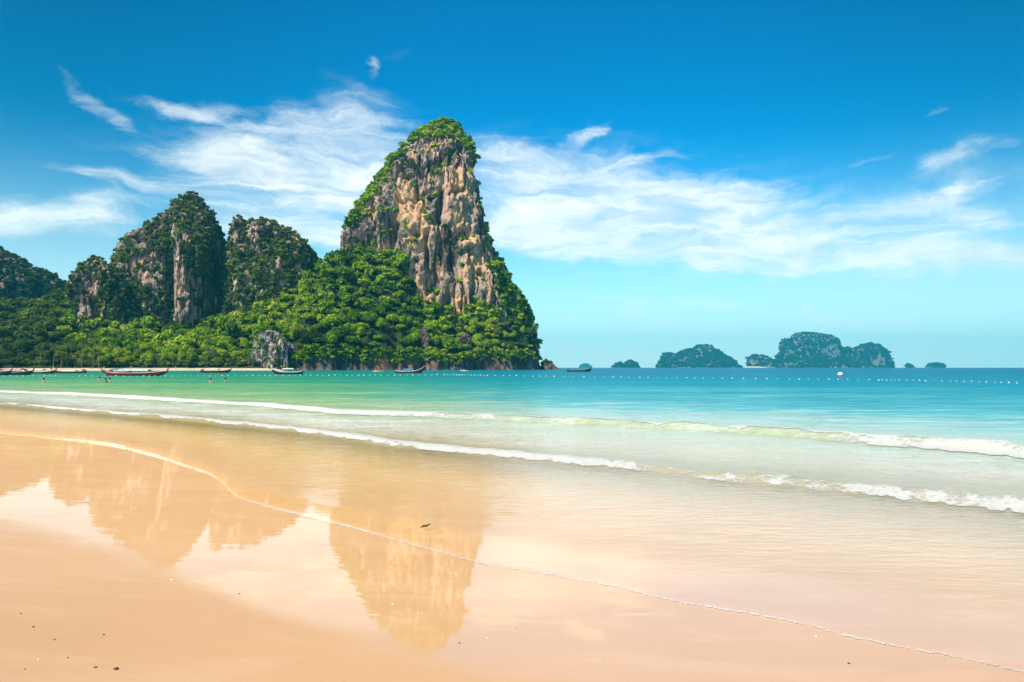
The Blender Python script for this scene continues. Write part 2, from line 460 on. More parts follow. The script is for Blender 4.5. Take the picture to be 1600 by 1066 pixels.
def sea_material():
    m, t, o = mat('sea_water')
    pos = t.new('ShaderNodeNewGeometry').outputs['Position']
    off = t.attr('off'); side = t.attr('side'); mist = t.attr('milk')
    vary = t.math('MULTIPLY', t.math('SUBTRACT', t.noise(t.mapping(pos, (.35, 1.4, 1)), .06, 5, .6), .5), .9)
    v2 = t.math('SUBTRACT', t.noise(t.mapping(pos, (.22, 1.3, 1), rot=(0, 0, .2)), 1.0, 6, .68, .5), .5)
    v3 = t.math('SUBTRACT', t.noise(t.mapping(pos, (.02, .10, 1), rot=(0, 0, .1)), 1.0, 5, .62, .3), .5)
    vary = t.math('ADD', vary, t.math('ADD', t.math('MULTIPLY', v2, 2.2), t.math('MULTIPLY', v3, 1.5)))  # streaks put ripple light and dark into the water colour
    vary = t.math('MULTIPLY', vary, t.ramp01(off, 2.0, 2.6))
    offn = t.math('DIVIDE', t.math('ADD', off, vary), 8.0)
    S = lambda a: a / 8.0
    clear = t.ramp(offn, [(0, (.58, .43, .24)), (S(.6), (.61, .50, .33)), (S(1), (.64, .55, .36)), (S(1.5), (.62, .59, .46)), (S(2.0), (.50, .59, .48)), (S(2.5), (.085, .38, .42)),
                          (S(3.2), (.006, .255, .34)), (S(4.2), (.002, .19, .28)), (S(6.5), (.001, .115, .20))])
    green = t.ramp(offn, [(0, (.56, .35, .10)), (S(1), (.54, .39, .095)), (S(1.5), (.66, .66, .52)), (S(2.0), (.38, .48, .24)), (S(2.5), (.16, .38, .16)),
                          (S(3.2), (.03, .27, .15)), (S(4.2), (.008, .20, .15)), (S(6.5), (.004, .12, .13))])
    body = t.mix(t.ramp01(side, -.35, .15), green, clear)  # green and gold on the left: shallows plus cliff reflection put into the colour
    body = t.mix(t.math('MULTIPLY', t.attr('face'), t.ramp01(t.noise(pos, 1.3, 4, .6), .3, .65, .25, .8)), body, (.36, .38, .15))
    # floating froth lace
    lace_v = t.mapping(pos, (1.0, 1.6, 1.0))
    lv = t.noise(lace_v, 2.2, 6, .62, .8)
    lace = t.math('ABSOLUTE', t.math('SUBTRACT', lv, .5))
    lace = t.ramp01(lace, 0.0, 0.075, 1.0, 0.0)
    big = t.ramp01(t.noise(t.mapping(pos, (.5, 1.2, 1)), .5, 4, .6), .45, .65)
    lace = t.math('MULTIPLY', t.math('MULTIPLY', lace, big), mist)
    body = t.mix(t.math('MULTIPLY', lace, .75), body, (.82, .82, .78))
    alpha = t.attr('opac')
    alpha = t.math('MAXIMUM', alpha, t.math('MULTIPLY', lace, .8))
    d = t.new('ShaderNodeBsdfDiffuse'); t.put(d.inputs[0], body)
    tr = t.new('ShaderNodeBsdfTransparent')
    under = t.new('ShaderNodeMixShader'); t.put(under.inputs[0], alpha)
    t.l.new(tr.outputs[0], under.inputs[1]); t.l.new(d.outputs[0], under.inputs[2])
    # ripples at several sizes, each living at its own distance from the shore
    r1 = t.noise(t.mapping(pos, (1.6, 5.0, 1), rot=(0, 0, .12)), 1.9, 3, .5, .5)
    r2 = t.noise(t.mapping(pos, (.45, 1.5, 1), rot=(0, 0, .1)), 1.0, 5, .65, .4)
    r3 = t.noise(t.mapping(pos, (.10, .34, 1), rot=(0, 0, .06)), 1.0, 5, .7, .4)
    near = t.ramp01(off, 0.05, 0.6); fw = t.ramp01(off, 1.8, 3.0); ff = t.ramp01(off, 2.6, 4.5)
    h = t.math('MULTIPLY', r1, t.math('ADD', t.math('MULTIPLY', near, .014), .0010))
    h = t.math('ADD', h, t.math('MULTIPLY', r1, t.math('MULTIPLY', t.math('MULTIPLY', t.ramp01(off, .8, 1.3), t.ramp01(off, 2.2, 3.2, 1.0, 0.0)), .02)))
    h = t.math('ADD', h, t.math('MULTIPLY', r2, t.math('MULTIPLY', fw, .5)))
    h = t.math('ADD', h, t.math('MULTIPLY', r3, t.math('MULTIPLY', ff, .9)))
    b = t.new('ShaderNodeBump'); b.inputs['Distance'].default_value = 1.0; b.inputs['Strength'].default_value = 1.0
    t.put(b.inputs['Height'], h)
    t.l.new(b.outputs[0], d.inputs['Normal'])
    g = t.new('ShaderNodeBsdfGlossy'); t.put(g.inputs['Roughness'], t.ramp01(off, 1.5, 4.5, .04, .16))
    t.l.new(b.outputs[0], g.inputs['Normal'])
    fr = t.new('ShaderNodeFresnel'); ior = t.ramp01(off, .3, 2.6, 1.75, 1.36); bf = t.new('ShaderNodeNewGeometry').outputs['Backfacing']
    inv = t.math('DIVIDE', 1.0, ior)      # the same surface seen from below
    t.put(fr.inputs[0], t.math('ADD', t.math('MULTIPLY', bf, inv), t.math('MULTIPLY', t.math('SUBTRACT', 1.0, bf), ior))); t.l.new(b.outputs[0], fr.inputs['Normal'])
    f = t.math('MULTIPLY', fr.outputs[0], t.ramp01(off, 1.2, 4.0, .95, .50), clamp=True)
    f = t.math('MULTIPLY', f, t.math('SUBTRACT', 1.0, t.math('MULTIPLY', lace, .7)))
    mx = t.new('ShaderNodeMixShader'); t.put(mx.inputs[0], f)
    t.l.new(under.outputs[0], mx.inputs[1]); t.l.new(g.outputs[0], mx.inputs[2])
    # over the thin film the lit sand below is as bright as beside it: reflection adds to it
    cc = t.new('ShaderNodeCombineColor')
    for i_ in range(3): t.put(cc.inputs[i_], t.math('MULTIPLY', f, .72))
    g2 = t.new('ShaderNodeBsdfGlossy'); t.put(g2.inputs['Roughness'], .04); t.l.new(cc.outputs[0], g2.inputs[0]); t.l.new(b.outputs[0], g2.inputs['Normal'])
    ad = t.new('ShaderNodeAddShader'); t.l.new(under.outputs[0], ad.inputs[0]); t.l.new(g2.outputs[0], ad.inputs[1])
    fin = t.new('ShaderNodeMixShader'); t.put(fin.inputs[0], t.ramp01(off, .45, 1.0, 0.15, 1.0))
    t.l.new(ad.outputs[0], fin.inputs[1]); t.l.new(mx.outputs[0], fin.inputs[2]); t.l.new(fin.outputs[0], o.inputs[0])
    return m

def foam_material():
    m, t, o = mat('sea_foam')
    pos = t.new('ShaderNodeNewGeometry').outputs['Position']
    dens = t.attr('dens'); sz = t.attr('fsize')
    n = t.noise(t.mapping(pos, (1, 1.5, 1)), 3.0, 7, .68, .5)
    n2 = t.noise(pos, 16.0, 5, .7, .3)
    nn = t.math('ADD', t.math('MULTIPLY', n, .6), t.math('MULTIPLY', n2, .4))
    a = t.ramp01(t.math('ADD', t.math('MULTIPLY', nn, 1.25), t.math('SUBTRACT', dens, .62)), .36, .66)
    a = t.math('MULTIPLY', a, t.ramp01(dens, 0.02, .12))
    d = t.new('ShaderNodeBsdfDiffuse'); t.put(d.inputs[0], t.mix(n2, (.33, .33, .30), (.60, .60, .56)))
    b = t.new('ShaderNodeBump'); b.inputs['Distance'].default_value = .05; b.inputs['Strength'].default_value = .8
    t.put(b.inputs['Height'], nn); t.l.new(b.outputs[0], d.inputs['Normal'])
    tr = t.new('ShaderNodeBsdfTransparent')
    mx = t.new('ShaderNodeMixShader'); t.put(mx.inputs[0], a)
    t.l.new(tr.outputs[0], mx.inputs[1]); t.l.new(d.outputs[0], mx.inputs[2]); t.l.new(mx.outputs[0], o.inputs[0])
    return m

def rock_material(name, grey=(.30, .245, .205), dark=(.022, .016, .018), ochre=(.62, .36, .18), pink=(.54, .34, .24)):
    m, t, o = mat(name)
    pos = t.new('ShaderNodeNewGeometry').outputs['Position']
    sv = t.mapping(pos, (1, 1, .22))
    n1 = t.noise(sv, .07, 5, .55, .6)            # vertical stains
    n2 = t.noise(t.mapping(pos, (1, 1, .6)), .32, 7, .68, .3)
    n3 = t.noise(pos, 1.3, 5, .7)
    oc = t.attr('ochre'); dk = t.attr('stain_shade')
    c = t.mix(t.ramp01(n2, .35, .62), tuple(g * .55 for g in grey), grey)
    c = t.mix(t.ramp01(n1, .42, .60), c, pink)
    ocm = t.ramp01(t.math('ADD', oc, t.math('MULTIPLY', t.math('SUBTRACT', n2, .5), 1.2)), .35, .7)
    c = t.mix(t.math('MULTIPLY', ocm, .80), c, t.mix(n3, tuple(x * .8 for x in ochre), tuple(min(1, x * 1.15) for x in ochre)))
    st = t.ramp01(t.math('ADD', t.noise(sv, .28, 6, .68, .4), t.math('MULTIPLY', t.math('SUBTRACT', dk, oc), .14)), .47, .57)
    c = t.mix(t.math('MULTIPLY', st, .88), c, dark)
    c = t.mix(t.math('MULTIPLY', t.ramp01(n3, .5, .75), .22), c, tuple(min(1, g * 1.9) for g in grey))
    d = t.new('ShaderNodeBsdfPrincipled'); t.put(d.inputs['Base Color'], c); d.inputs['Roughness'].default_value = .9
    d.inputs['Specular IOR Level'].default_value = .15
    b = t.new('ShaderNodeBump'); b.inputs['Distance'].default_value = 1.1; b.inputs['Strength'].default_value = 1.0
    hh = t.math('ADD', t.math('MULTIPLY', n2, 1.6), t.math('MULTIPLY', n3, .5))
    t.put(b.inputs['Height'], hh); t.l.new(b.outputs[0], d.inputs['Normal'])
    t.l.new(d.outputs[0], o.inputs[0])
    return m

def leaf_material(name, cols, scale=.02):
    m, t, o = mat(name)
    pos = t.new('ShaderNodeNewGeometry').outputs['Position']
    oi = t.new('ShaderNodeObjectInfo').outputs['Random']
    r = t.attr('rnd'); lf = t.attr('leaf')
    big = t.noise(pos, scale, 3, .5)
    k = t.math('FRACT', t.math('ADD', oi, r))
    k = t.math('ADD', t.math('MULTIPLY', k, .62), t.math('MULTIPLY', t.ramp01(big, .3, .7), .38))
    k = t.math('ADD', k, t.math('MULTIPLY', t.math('SUBTRACT', lf, .5), .35), clamp=True)
    c = t.ramp(k, [(i / (len(cols) - 1), cc) for i, cc in enumerate(cols)])
    d = t.new('ShaderNodeBsdfDiffuse'); t.put(d.inputs[0], c)
    tl = t.new('ShaderNodeBsdfTranslucent'); t.put(tl.inputs[0], t.mix(.5, c, (.26, .34, .02)))
    mx = t.new('ShaderNodeMixShader'); mx.inputs[0].default_value = .32
    t.l.new(d.outputs[0], mx.inputs[1]); t.l.new(tl.outputs[0], mx.inputs[2]); t.l.new(mx.outputs[0], o.inputs[0])
    return m

M_SAND = sand_material(); M_SEA = sea_material(); M_FOAM = foam_material()
M_ROCK = rock_material('limestone')
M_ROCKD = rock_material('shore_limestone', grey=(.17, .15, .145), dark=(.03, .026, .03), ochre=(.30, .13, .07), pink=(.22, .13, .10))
M_OUT = rock_material('outcrop_limestone', grey=(.20, .185, .17), dark=(.03, .027, .027), ochre=(.6, .42, .25), pink=(.42, .37, .34))
M_ROCKI = rock_material('island_limestone', grey=(.16, .165, .16), dark=(.05, .05, .05), ochre=(.5, .38, .25), pink=(.24, .23, .22))
M_LEAF = leaf_material('tropical_leaves', [(.006, .020, .004), (.034, .095, .008), (.13, .25, .010), (.24, .38, .012), (.38, .50, .02), (.34, .34, .05)])
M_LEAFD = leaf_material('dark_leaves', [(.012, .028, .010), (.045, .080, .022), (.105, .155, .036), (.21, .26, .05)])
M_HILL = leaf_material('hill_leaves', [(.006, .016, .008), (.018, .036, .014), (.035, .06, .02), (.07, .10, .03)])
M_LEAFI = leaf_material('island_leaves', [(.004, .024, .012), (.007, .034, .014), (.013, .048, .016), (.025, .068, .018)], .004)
M_BARK = simple_mat('bark', (.16, .12, .09), .9)
M_FARSAND = simple_mat('far_beach_sand', (.50, .42, .30), .9, .12, .1, .2)
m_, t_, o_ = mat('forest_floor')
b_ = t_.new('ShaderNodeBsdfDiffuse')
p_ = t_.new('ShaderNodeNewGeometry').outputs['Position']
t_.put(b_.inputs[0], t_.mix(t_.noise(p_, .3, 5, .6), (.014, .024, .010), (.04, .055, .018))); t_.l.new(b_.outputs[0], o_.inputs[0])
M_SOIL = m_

# ------------------------------------------------------------------ beach: one sheet of sand, running on under the sea
tcol = np.concatenate([np.linspace(-2.2, -.9, 40, endpoint=False), np.linspace(-.9, .9, 241), np.linspace(.9, 2.2, 41)[1:]])
drow = np.concatenate([np.linspace(-60, 1.2, 30, endpoint=False), np.geomspace(1.2, 30, 120, endpoint=False), np.geomspace(30, 9350, 80)])
TT, DD = np.meshgrid(tcol, drow)
XX = TT * np.maximum(DD, 1.5) + np.where(DD < 1.5, TT * 3 * (1.5 - DD), 0)
ZZ = sand_z(TT, DD)
ZZ = ZZ - 6.0 * sstep(60, 900, DD)
ppx, ppy = project(XX, np.maximum(DD, .5), ZZ)
dry_line = np.interp(ppx, [-400, 0, 100, 200, 300, 400, 560, 700, 850, 1000, 1300, 1700], [770, 792, 815, 850, 885, 925, 975, 1020, 1040, 1055, 1075, 1120])
wet = sstep(90, -45, ppy - dry_line)
wet = np.where(DD < 1.9, 0.15, wet)
wet = wet - (wet - .3) * sstep(.1, 1.6, DD - DP(TT))
link('beach', build_mesh('beach', np.stack([XX, DD, ZZ], -1).reshape(-1, 3), grid_faces(*TT.shape), {'wet': wet}), M_SAND,
     kind='structure', label='smooth wet orange sand beach running down into the shallow water')

# ------------------------------------------------------------------ sea
tcs = np.concatenate([np.linspace(-2.2, -.85, 60, endpoint=False), np.linspace(-.85, .85, 470), np.linspace(.85, 2.2, 61)[1:]])
dp, db, da = DP(tcs), DB(tcs), DA(tcs)
rows = []
offs = []
s1 = np.concatenate([[0, .002, .004, .008, .014], np.linspace(.022, 1, 86)])
lead = np.linspace(0, 1, 50)
for s in s1: rows.append(dp + (db - .5 - dp) * s); offs.append(np.full_like(tcs, s * .93))
for s in lead[1:]: rows.append((db - .5) + 2.6 * s); offs.append(np.full_like(tcs, .93 + .25 * s))
for s in np.linspace(0, 1, 46)[1:]: rows.append((db + 2.1) * (1 - s) + (da - .7) * s); offs.append(np.full_like(tcs, 1.18 + .75 * s))
for s in lead[1:]: rows.append((da - .7) + 4.2 * s); offs.append(np.full_like(tcs, 1.93 + .2 * s))
for s in np.geomspace(1, 40, 200)[1:]:
    rows.append((da + 3.5) * s); offs.append(2.13 + np.full_like(tcs, math.log(s)))
last = rows[-1]
for s in np.linspace(0, 1, 60)[1:]:
    rows.append(np.exp(np.log(last) * (1 - s) + np.log(9300.0) * s)); offs.append(2.13 + math.log(40) + s * 2.2 + 0 * tcs)
DD = np.maximum.accumulate(np.array(rows), axis=0); OO = np.array(offs); TT = np.broadcast_to(tcs, DD.shape)
ZZ = sea_z(TT, DD)
opac = np.interp(OO, [0, .04, .5, .85, .97, 1.1, 1.4, 2.0, 2.4], [0.05, .22, .42, .52, .60, .75, .9, .95, 1.0])
milk = np.interp(OO, [0, .8, 1.0, 1.3, 1.9, 2.05, 2.3, 2.6], [0, 0, .3, .75, .8, .9, .15, 0]) * np.interp(TT, [-.8, -.15, .2, .8], [1, 1, .45, .4])
kA = (DD - DA(TT)) * .75; kB = (DD - DB(TT)) * .75
face = np.exp(-((kA - .22) / .30) ** 2) * np.interp(TT, [-.3, 0, .1, .7], [0, .6, 1, 1]) + np.exp(-((kB - .18) / .28) ** 2) * np.interp(TT, [-.3, .1, .3, .7], [.2, .4, 1, .8])
face = np.clip(face * (1 + .5 * fbm(TT * 30, 0 * TT, 0 * TT, 3, 95)), 0, 1)
link('sea', build_mesh('sea', np.stack([TT * DD, DD, ZZ], -1).reshape(-1, 3), grid_faces(*DD.shape),
                       {'off': OO, 'side': TT, 'opac': opac, 'milk': milk, 'face': face}), M_SEA, kind='structure',
     label='turquoise sea shallowing to clear wavelets over the sand')

# ------------------------------------------------------------------ foam: three lines of froth, each its own body of bubbles
def foam_strip(name, Df, lo, hi, nrow, dens_f, thick, label, ts=None):
    ts = np.linspace(-1.2, 1.7, 1700) if ts is None else ts
    D0 = Df(ts)
    k = np.linspace(0, 1, nrow)
    LO = lo(ts); HI = hi(ts)
    rag = (1 + .32 * fbm(ts * 42, 0 * ts, len(label) + 0 * ts, 4, 66)) if nrow > 12 else 1
    rag2 = (np.interp(ts, [-.5, .3], [.3, .12]) * fbm(ts * 75, 0 * ts, 3.3 + 0 * ts, 4, 67)) if nrow > 12 else 0
    if nrow <= 12: rag = np.clip(1 + 1.1 * fbm(ts * 26, 0 * ts, .7 + 0 * ts, 3, 68) + .7 * fbm(ts * 140, 0 * ts, .7 + 0 * ts, 3, 69), .25, 3.2)
    D = D0 + LO + rag2 + (HI * rag - LO) * k[:, None]
    TTf = np.broadcast_to(ts, D.shape)
    dens = dens_f(TTf, k[:, None] + 0 * D)
    z = np.maximum(sea_z(TTf, D), sand_z(TTf, D) + .002)
    lump = .5 + .5 * fbm(TTf * D * 5, D * 7, 0 * D, 4, 51)
    z = z + .003 + thick * np.clip(dens, 0, 1) * (lump + .15)
    # closed edges: sink the borders into the water
    me = build_mesh(name, np.stack([TTf * D, D, z], -1).reshape(-1, 3), grid_faces(*D.shape), {'dens': dens})
    return link(name, me, M_FOAM, kind='stuff', label=label, category='foam')
px_t = lambda x: (x - 800) / FPX
def densA(t, k):
    full = np.interp(t, [px_t(-50), px_t(520), px_t(760), px_t(900), px_t(1250), px_t(1500), px_t(1650)], [.80, .80, .55, .20, .24, .72, .85])
    crest = np.exp(-((k - .48) / .09) ** 2)
    body = sstep(0, .14, k) * sstep(.85, .35, k)
    d = body * full
    d = np.maximum(d, crest * (.80 + .30 * fbm(t * 30, 0 * t, 7.0, 3, 61)))
    d += .30 * fbm(t * 24, k * 2.5, 0 * t, 4, 62) * (d > .05)
    d = np.maximum(d, .40 * sstep(1.0, .5, k) * sstep(0, .1, k))
    return np.clip(d, 0, 1) * sstep(0, .05, k) * sstep(1, .93, k)
foam_strip('foam', DA, lambda t: -.25 * 1 + 0 * t, lambda t: np.interp(t, [-.8, -.2, 0, .8], [3.4, 2.6, 2.0, 1.5]), 22, densA, .035,
           'white foam along the outer breaking wave')
def densB(t, k):
    full = np.interp(t, [px_t(-50), px_t(200), px_t(900), px_t(1065), px_t(1130), px_t(1230), px_t(1350), px_t(1650)], [.66, .80, .74, .46, .46, .50, .56, .66])
    body = sstep(0, .14, k) * sstep(.85, .35, k)
    body = body * np.where(t > px_t(1040), sstep(.9, .35, k), 1)
    d = body * full + .34 * fbm(t * 34, k * 2.5, 0 * t, 4, 63) * body
    d = np.maximum(d, .38 * sstep(1.0, .5, k) * sstep(0, .1, k))
    return np.clip(d, 0, 1) * sstep(0, .05, k) * sstep(1, .93, k)
foam_strip('foam', DB, lambda t: -.12 + 0 * t, lambda t: np.interp(t, [-.8, -.4, -.2, 0, .2, .8], [4.2, 3.4, 2.3, 1.35, 1.0, 1.0]), 22, densB, .022,
           'thick white foam along the inner spent wave')
def densP(t, k):
    base = np.interp(t, [-1.2, px_t(350), px_t(560), px_t(900), px_t(1200), px_t(1650)], [.80, .78, .70, .60, .56, .62])
    d = base * np.exp(-((k - .5) / .30) ** 2) + .50 * fbm(t * 330, k * 1.2, 0 * t, 4, 64)
    return np.clip(d, 0, 1) * sstep(0, .08, k) * sstep(1, .92, k)
foam_strip('foam', DP, lambda t: np.interp(t, [-.8, -.3, .1, .8], [-.04, -.03, -.018, -.014]), lambda t: np.interp(t, [-.8, -.3, .1, .8], [.05, .032, .024, .018]), 10, densP, .004,
           'thin bubbly foam line where the last wash ends on the sand', np.linspace(-1.2, 1.7, 3600))


# ------------------------------------------------------------------ karst builder
def in_poly(px, py, poly):
    r = np.zeros(px.shape, bool)
    n = len(poly)
    for i in range(n):
        x0, y0 = poly[i]; x1, y1 = poly[(i + 1) % n]
        if y0 == y1: continue
        c = ((y0 > py) != (y1 > py)) & (px < (x1 - x0) * (py - y0) / (y1 - y0) + x0)
        r ^= c
    return r
def loft(rows, D, ratio, nz, na, seed, amp=1.0, feats=(), ochres=(), zbot=-3.0, lean=0.0, power=2.5, sc_=1.0, relief=1.0, inset=0.0):
    """rock body from its outline: rows of (y, left x, right x) in photograph pixels, standing D metres ahead"""
    zs = []; xl = []; xr = []
    for (py, a, b) in rows:
        X0, _, Z = at(a, py, D); X1, _, _ = at(b, py, D)
        zs.append(Z); xl.append(X0); xr.append(X1)
    zs = np.array(zs); xl = np.array(xl); xr = np.array(xr)
    ztop = zs[0]
    u = np.linspace(0, 1, nz)
    zz = ztop + (zbot - ztop) * (0.15 * u ** 2 + .85 * u)
    o = np.argsort(zs)
    L = np.interp(zz, zs[o], xl[o]); R = np.interp(zz, zs[o], xr[o])
    cx = (L + R) / 2; hw = (R - L) / 2
    hw = np.maximum(hw - inset * np.exp(-(ztop - zz) / (.22 * (ztop + 1))), hw * .35); hw[0] = 0.05; hw[1] *= .6; hw[2] *= .85
    front = np.linspace(-math.pi, 0, int(na * .7), endpoint=False)
    back = np.linspace(0, math.pi, na - len(front), endpoint=False)
    ph = np.concatenate([front, back])
    c, s = np.cos(ph), np.sin(ph)
    k = 2 / power
    ex = np.sign(c) * np.abs(c) ** k; ey = np.sign(s) * np.abs(s) ** k
    X = cx[:, None] + hw[:, None] * ex
    dep = hw * ratio
    Y = D + dep[:, None] * ey + lean * (ztop - zz)[:, None] * 0
    Z = np.broadcast_to(zz[:, None], X.shape).copy()
    nx = ex / 1.0; ny = ey / ratio
    ln = np.hypot(nx, ny) + 1e-6; nx = np.broadcast_to(nx / ln, X.shape); ny = np.broadcast_to(ny / ln, X.shape)
    q = sc_
    d = 5.0 * fbm(X / (42 * q), Y / (42 * q), Z / (50 * q), 3, seed)
    d += 3.2 * ridged(X / (15 * q), Y / (15 * q), Z / (55 * q), 3, seed + 10)
    d += 2.5 * fbm(X / (9 * q), Y / (9 * q), Z / (15 * q), 4, seed + 20, .6)
    d += 1.5 * np.abs(fbm(X / (3.2 * q), Y / (3.2 * q), Z / (6 * q), 3, seed + 30)) * 2
    cr = np.abs(fbm(X / (8 * q), Y / (8 * q), Z / (60 * q), 2, seed + 50))
    d -= 6.0 * np.exp(-(cr / .06) ** 2)
    pk = fbm(X / (5.5 * q), Y / (5.5 * q), Z / (7 * q), 3, seed + 60)
    d -= 2.2 * sstep(.22, .5, pk)
    d += .55 * fbm(X / (1.7 * q), Y / (1.7 * q), Z / (2.6 * q), 2, seed + 70)
    ledge = fbm(X / (30 * q), Y / (30 * q), Z / (7 * q), 2, seed + 40)
    d += 1.6 * ledge
    fade = np.minimum(1, (hw[:, None] / (14 * q)))
    sc1 = np.abs(fbm(X / (2.6 * q), Y / (2.6 * q), Z / (17 * q), 2, seed + 80))
    d -= 1.5 * np.exp(-(sc1 / .09) ** 2)
    d += 1.2 * ridged(X / (4.2 * q), Y / (4.2 * q), Z / (24 * q), 2, seed + 90)
    d = d - d.mean() - 1.0
    d = d * amp * q * fade * relief
    bx, by = project(X, np.minimum(Y, D), Z)
    for f in feats:
        fx, fy, rx, ry, am = f[:5]
        rot = math.radians(f[5]) if len(f) > 5 else 0
        dx = bx - fx; dy = by - fy
        if rot:
            dx, dy = dx * math.cos(rot) + dy * math.sin(rot), -dx * math.sin(rot) + dy * math.cos(rot)
        wob = 1 + .5 * fbm(bx / 14., by / 14., 0 * bx, 3, seed + 77)
        g = np.exp(-(((dx / rx) ** 2 + (dy / ry) ** 2) * wob) ** 1.4)
        d = d + am * g * (ny < .2)
    X = X + nx * d; Y = Y + ny * d
    Z = Z + .5 * d * fade * 0.4
    V = np.stack([X, Y, Z], -1).reshape(-1, 3)
    F = grid_faces(nz, na, True)[:, ::-1]
    px, py = project(V[:, 0], V[:, 1], V[:, 2])
    oc = np.zeros(len(V)); st = np.zeros(len(V))
    for (fx, fy, rx, ry, am) in ochres:
        g = np.exp(-(((px - fx) / rx) ** 2 + ((py - fy) / ry) ** 2))
        if am > 0: oc = np.maximum(oc, am * g)
        else: st = np.maximum(st, -am * g)
    return V, F, oc, st
def join(parts):
    V = []; F = []; A = []; S = []; o = 0
    for (v, f, a, s) in parts:
        V.append(v); F.append(f + o); A.append(a); S.append(s); o += len(v)
    return np.concatenate(V), np.concatenate(F), np.concatenate(A), np.concatenate(S)

# ---- foliage clump templates (unit radius), used both in crowns and in scrub
def clump(nleaf, nblob, leaf, seed, flat=.72, core=True):
    R = np.random.default_rng(seed)
    cs = R.normal(size=(nblob, 3)); cs /= np.linalg.norm(cs, axis=1)[:, None]
    cs[:, 2] = np.abs(cs[:, 2]) * .9 - .15
    cs *= R.uniform(.35, .68, (nblob, 1)); cs[0] = (0, 0, .1)
    rs = R.uniform(.30, .52, nblob); rs[0] = .55
    w_ = rs ** 2 / np.sum(rs ** 2)
    b = R.choice(nblob, nleaf, p=w_)
    d = R.normal(size=(nleaf, 3)); d /= np.linalg.norm(d, axis=1)[:, None]
    d[:, 2] = np.where(d[:, 2] < -.35, -d[:, 2], d[:, 2])
    p = cs[b] + d * (rs[b] * R.uniform(.74, 1.24, nleaf))[:, None]
    nrm = d + R.normal(size=(nleaf, 3)) * .65; nrm /= np.linalg.norm(nrm, axis=1)[:, None]
    up = R.normal(size=(nleaf, 3))
    a1 = np.cross(nrm, up); a1 /= np.linalg.norm(a1, axis=1)[:, None]; a2 = np.cross(nrm, a1)
    L = leaf * R.uniform(.6, 1.35, (nleaf, 1))
    tri = np.stack([p + a1 * L, p - a1 * L * .55 + a2 * L * .8, p - a1 * L * .5 - a2 * L * .8], 1)
    V = tri.reshape(-1, 3); F = np.arange(nleaf * 3).reshape(-1, 3)
    lf = np.repeat(R.uniform(0, 1, nleaf), 3)
    if core:  # inner blobs take the darkest tone, crown shade put into the colour
        iv = np.array([(1, 0, 0), (-1, 0, 0), (0, 1, 0), (0, -1, 0), (0, 0, 1), (0, 0, -1)], float)
        fi = np.array([(0, 2, 4), (2, 1, 4), (1, 3, 4), (3, 0, 4), (2, 0, 5), (1, 2, 5), (3, 1, 5), (0, 3, 5)])
        for i in range(nblob):
            o = len(V)
            V = np.concatenate([V, cs[i] + iv * rs[i] * .80]); F = np.concatenate([F, fi + o]); lf = np.concatenate([lf, np.zeros(len(iv))])
    V = V * np.array([1, 1, flat])
    return V.astype(np.float32), F, lf.astype(np.float32)
BIG = [clump(1000, (9, 14, 20)[i % 3], .12, 100 + i, flat=(.8, 1.35, 1.0, .62)[i % 4]) for i in range(8)]
MED = [clump(150, (5, 8, 11)[i % 3], .24, 200 + i, flat=(.8, 1.3, 1.0, .6)[i % 4]) for i in range(8)]
SML = [clump(34, 2, .42, 300 + i) for i in range(8)]
TINY = [clump(18, 2, .55, 400 + i) for i in range(8)]
def scatter_mesh(name, tmpl, P, S, seed, squash=None):
    R = np.random.default_rng(seed)
    n = len(P)
    kind = R.integers(0, len(tmpl), n); ang = R.uniform(0, 2 * math.pi, n); rnd = R.uniform(0, 1, n)
    Vs, Fs, r_, l_ = [], [], [], []; o = 0
    for k in range(len(tmpl)):
        V, F, lf = tmpl[k]
        idx = np.where(kind == k)[0]
        if not len(idx): continue
        c = np.cos(ang[idx])[:, None]; s = np.sin(ang[idx])[:, None]
        sx = S[idx][:, None] * R.uniform(.85, 1.15, (len(idx), 1))
        x = (V[:, 0] * c - V[:, 1] * s) * sx; y = (V[:, 0] * s + V[:, 1] * c) * sx
        z = V[None, :, 2] * S[idx][:, None] * R.uniform(.8, 1.3, (len(idx), 1)) * (squash if squash else 1)
        W = np.stack([x, y, z], -1) + P[idx][:, None, :]
        Vs.append(W.reshape(-1, 3))
        Fs.append((F[None] + (np.arange(len(idx)) * len(V))[:, None, None] + o).reshape(-1, 3)); o += len(idx) * len(V)
        r_.append(np.repeat(rnd[idx], len(V))); l_.append(np.tile(lf, len(idx)))
    return build_mesh(name, np.concatenate(Vs), np.concatenate(Fs), {'rnd': np.concatenate(r_), 'leaf': np.concatenate(l_)}, smooth=False)

def sample_surface(V, F, n, seed, keep):
    R = np.random.default_rng(seed)
    a = V[F[:, 0]]; b = V[F[:, 1]]; c = V[F[:, 2]]; d = V[F[:, 3]]
    N = np.cross(c - a, d - b)
    A = np.linalg.norm(N, axis=1) * .5; N = N / (2 * A[:, None] + 1e-9)
    f = R.choice(len(F), n, p=A / A.sum())
    u = R.uniform(0, 1, (n, 1)); v = R.uniform(0, 1, (n, 1))
    p = (a[f] * (1 - u) + b[f] * u) * (1 - v) + (d[f] * (1 - u) + c[f] * u) * v
    nn = N[f]
    k = keep(p, nn, R)
    return p[k], nn[k]

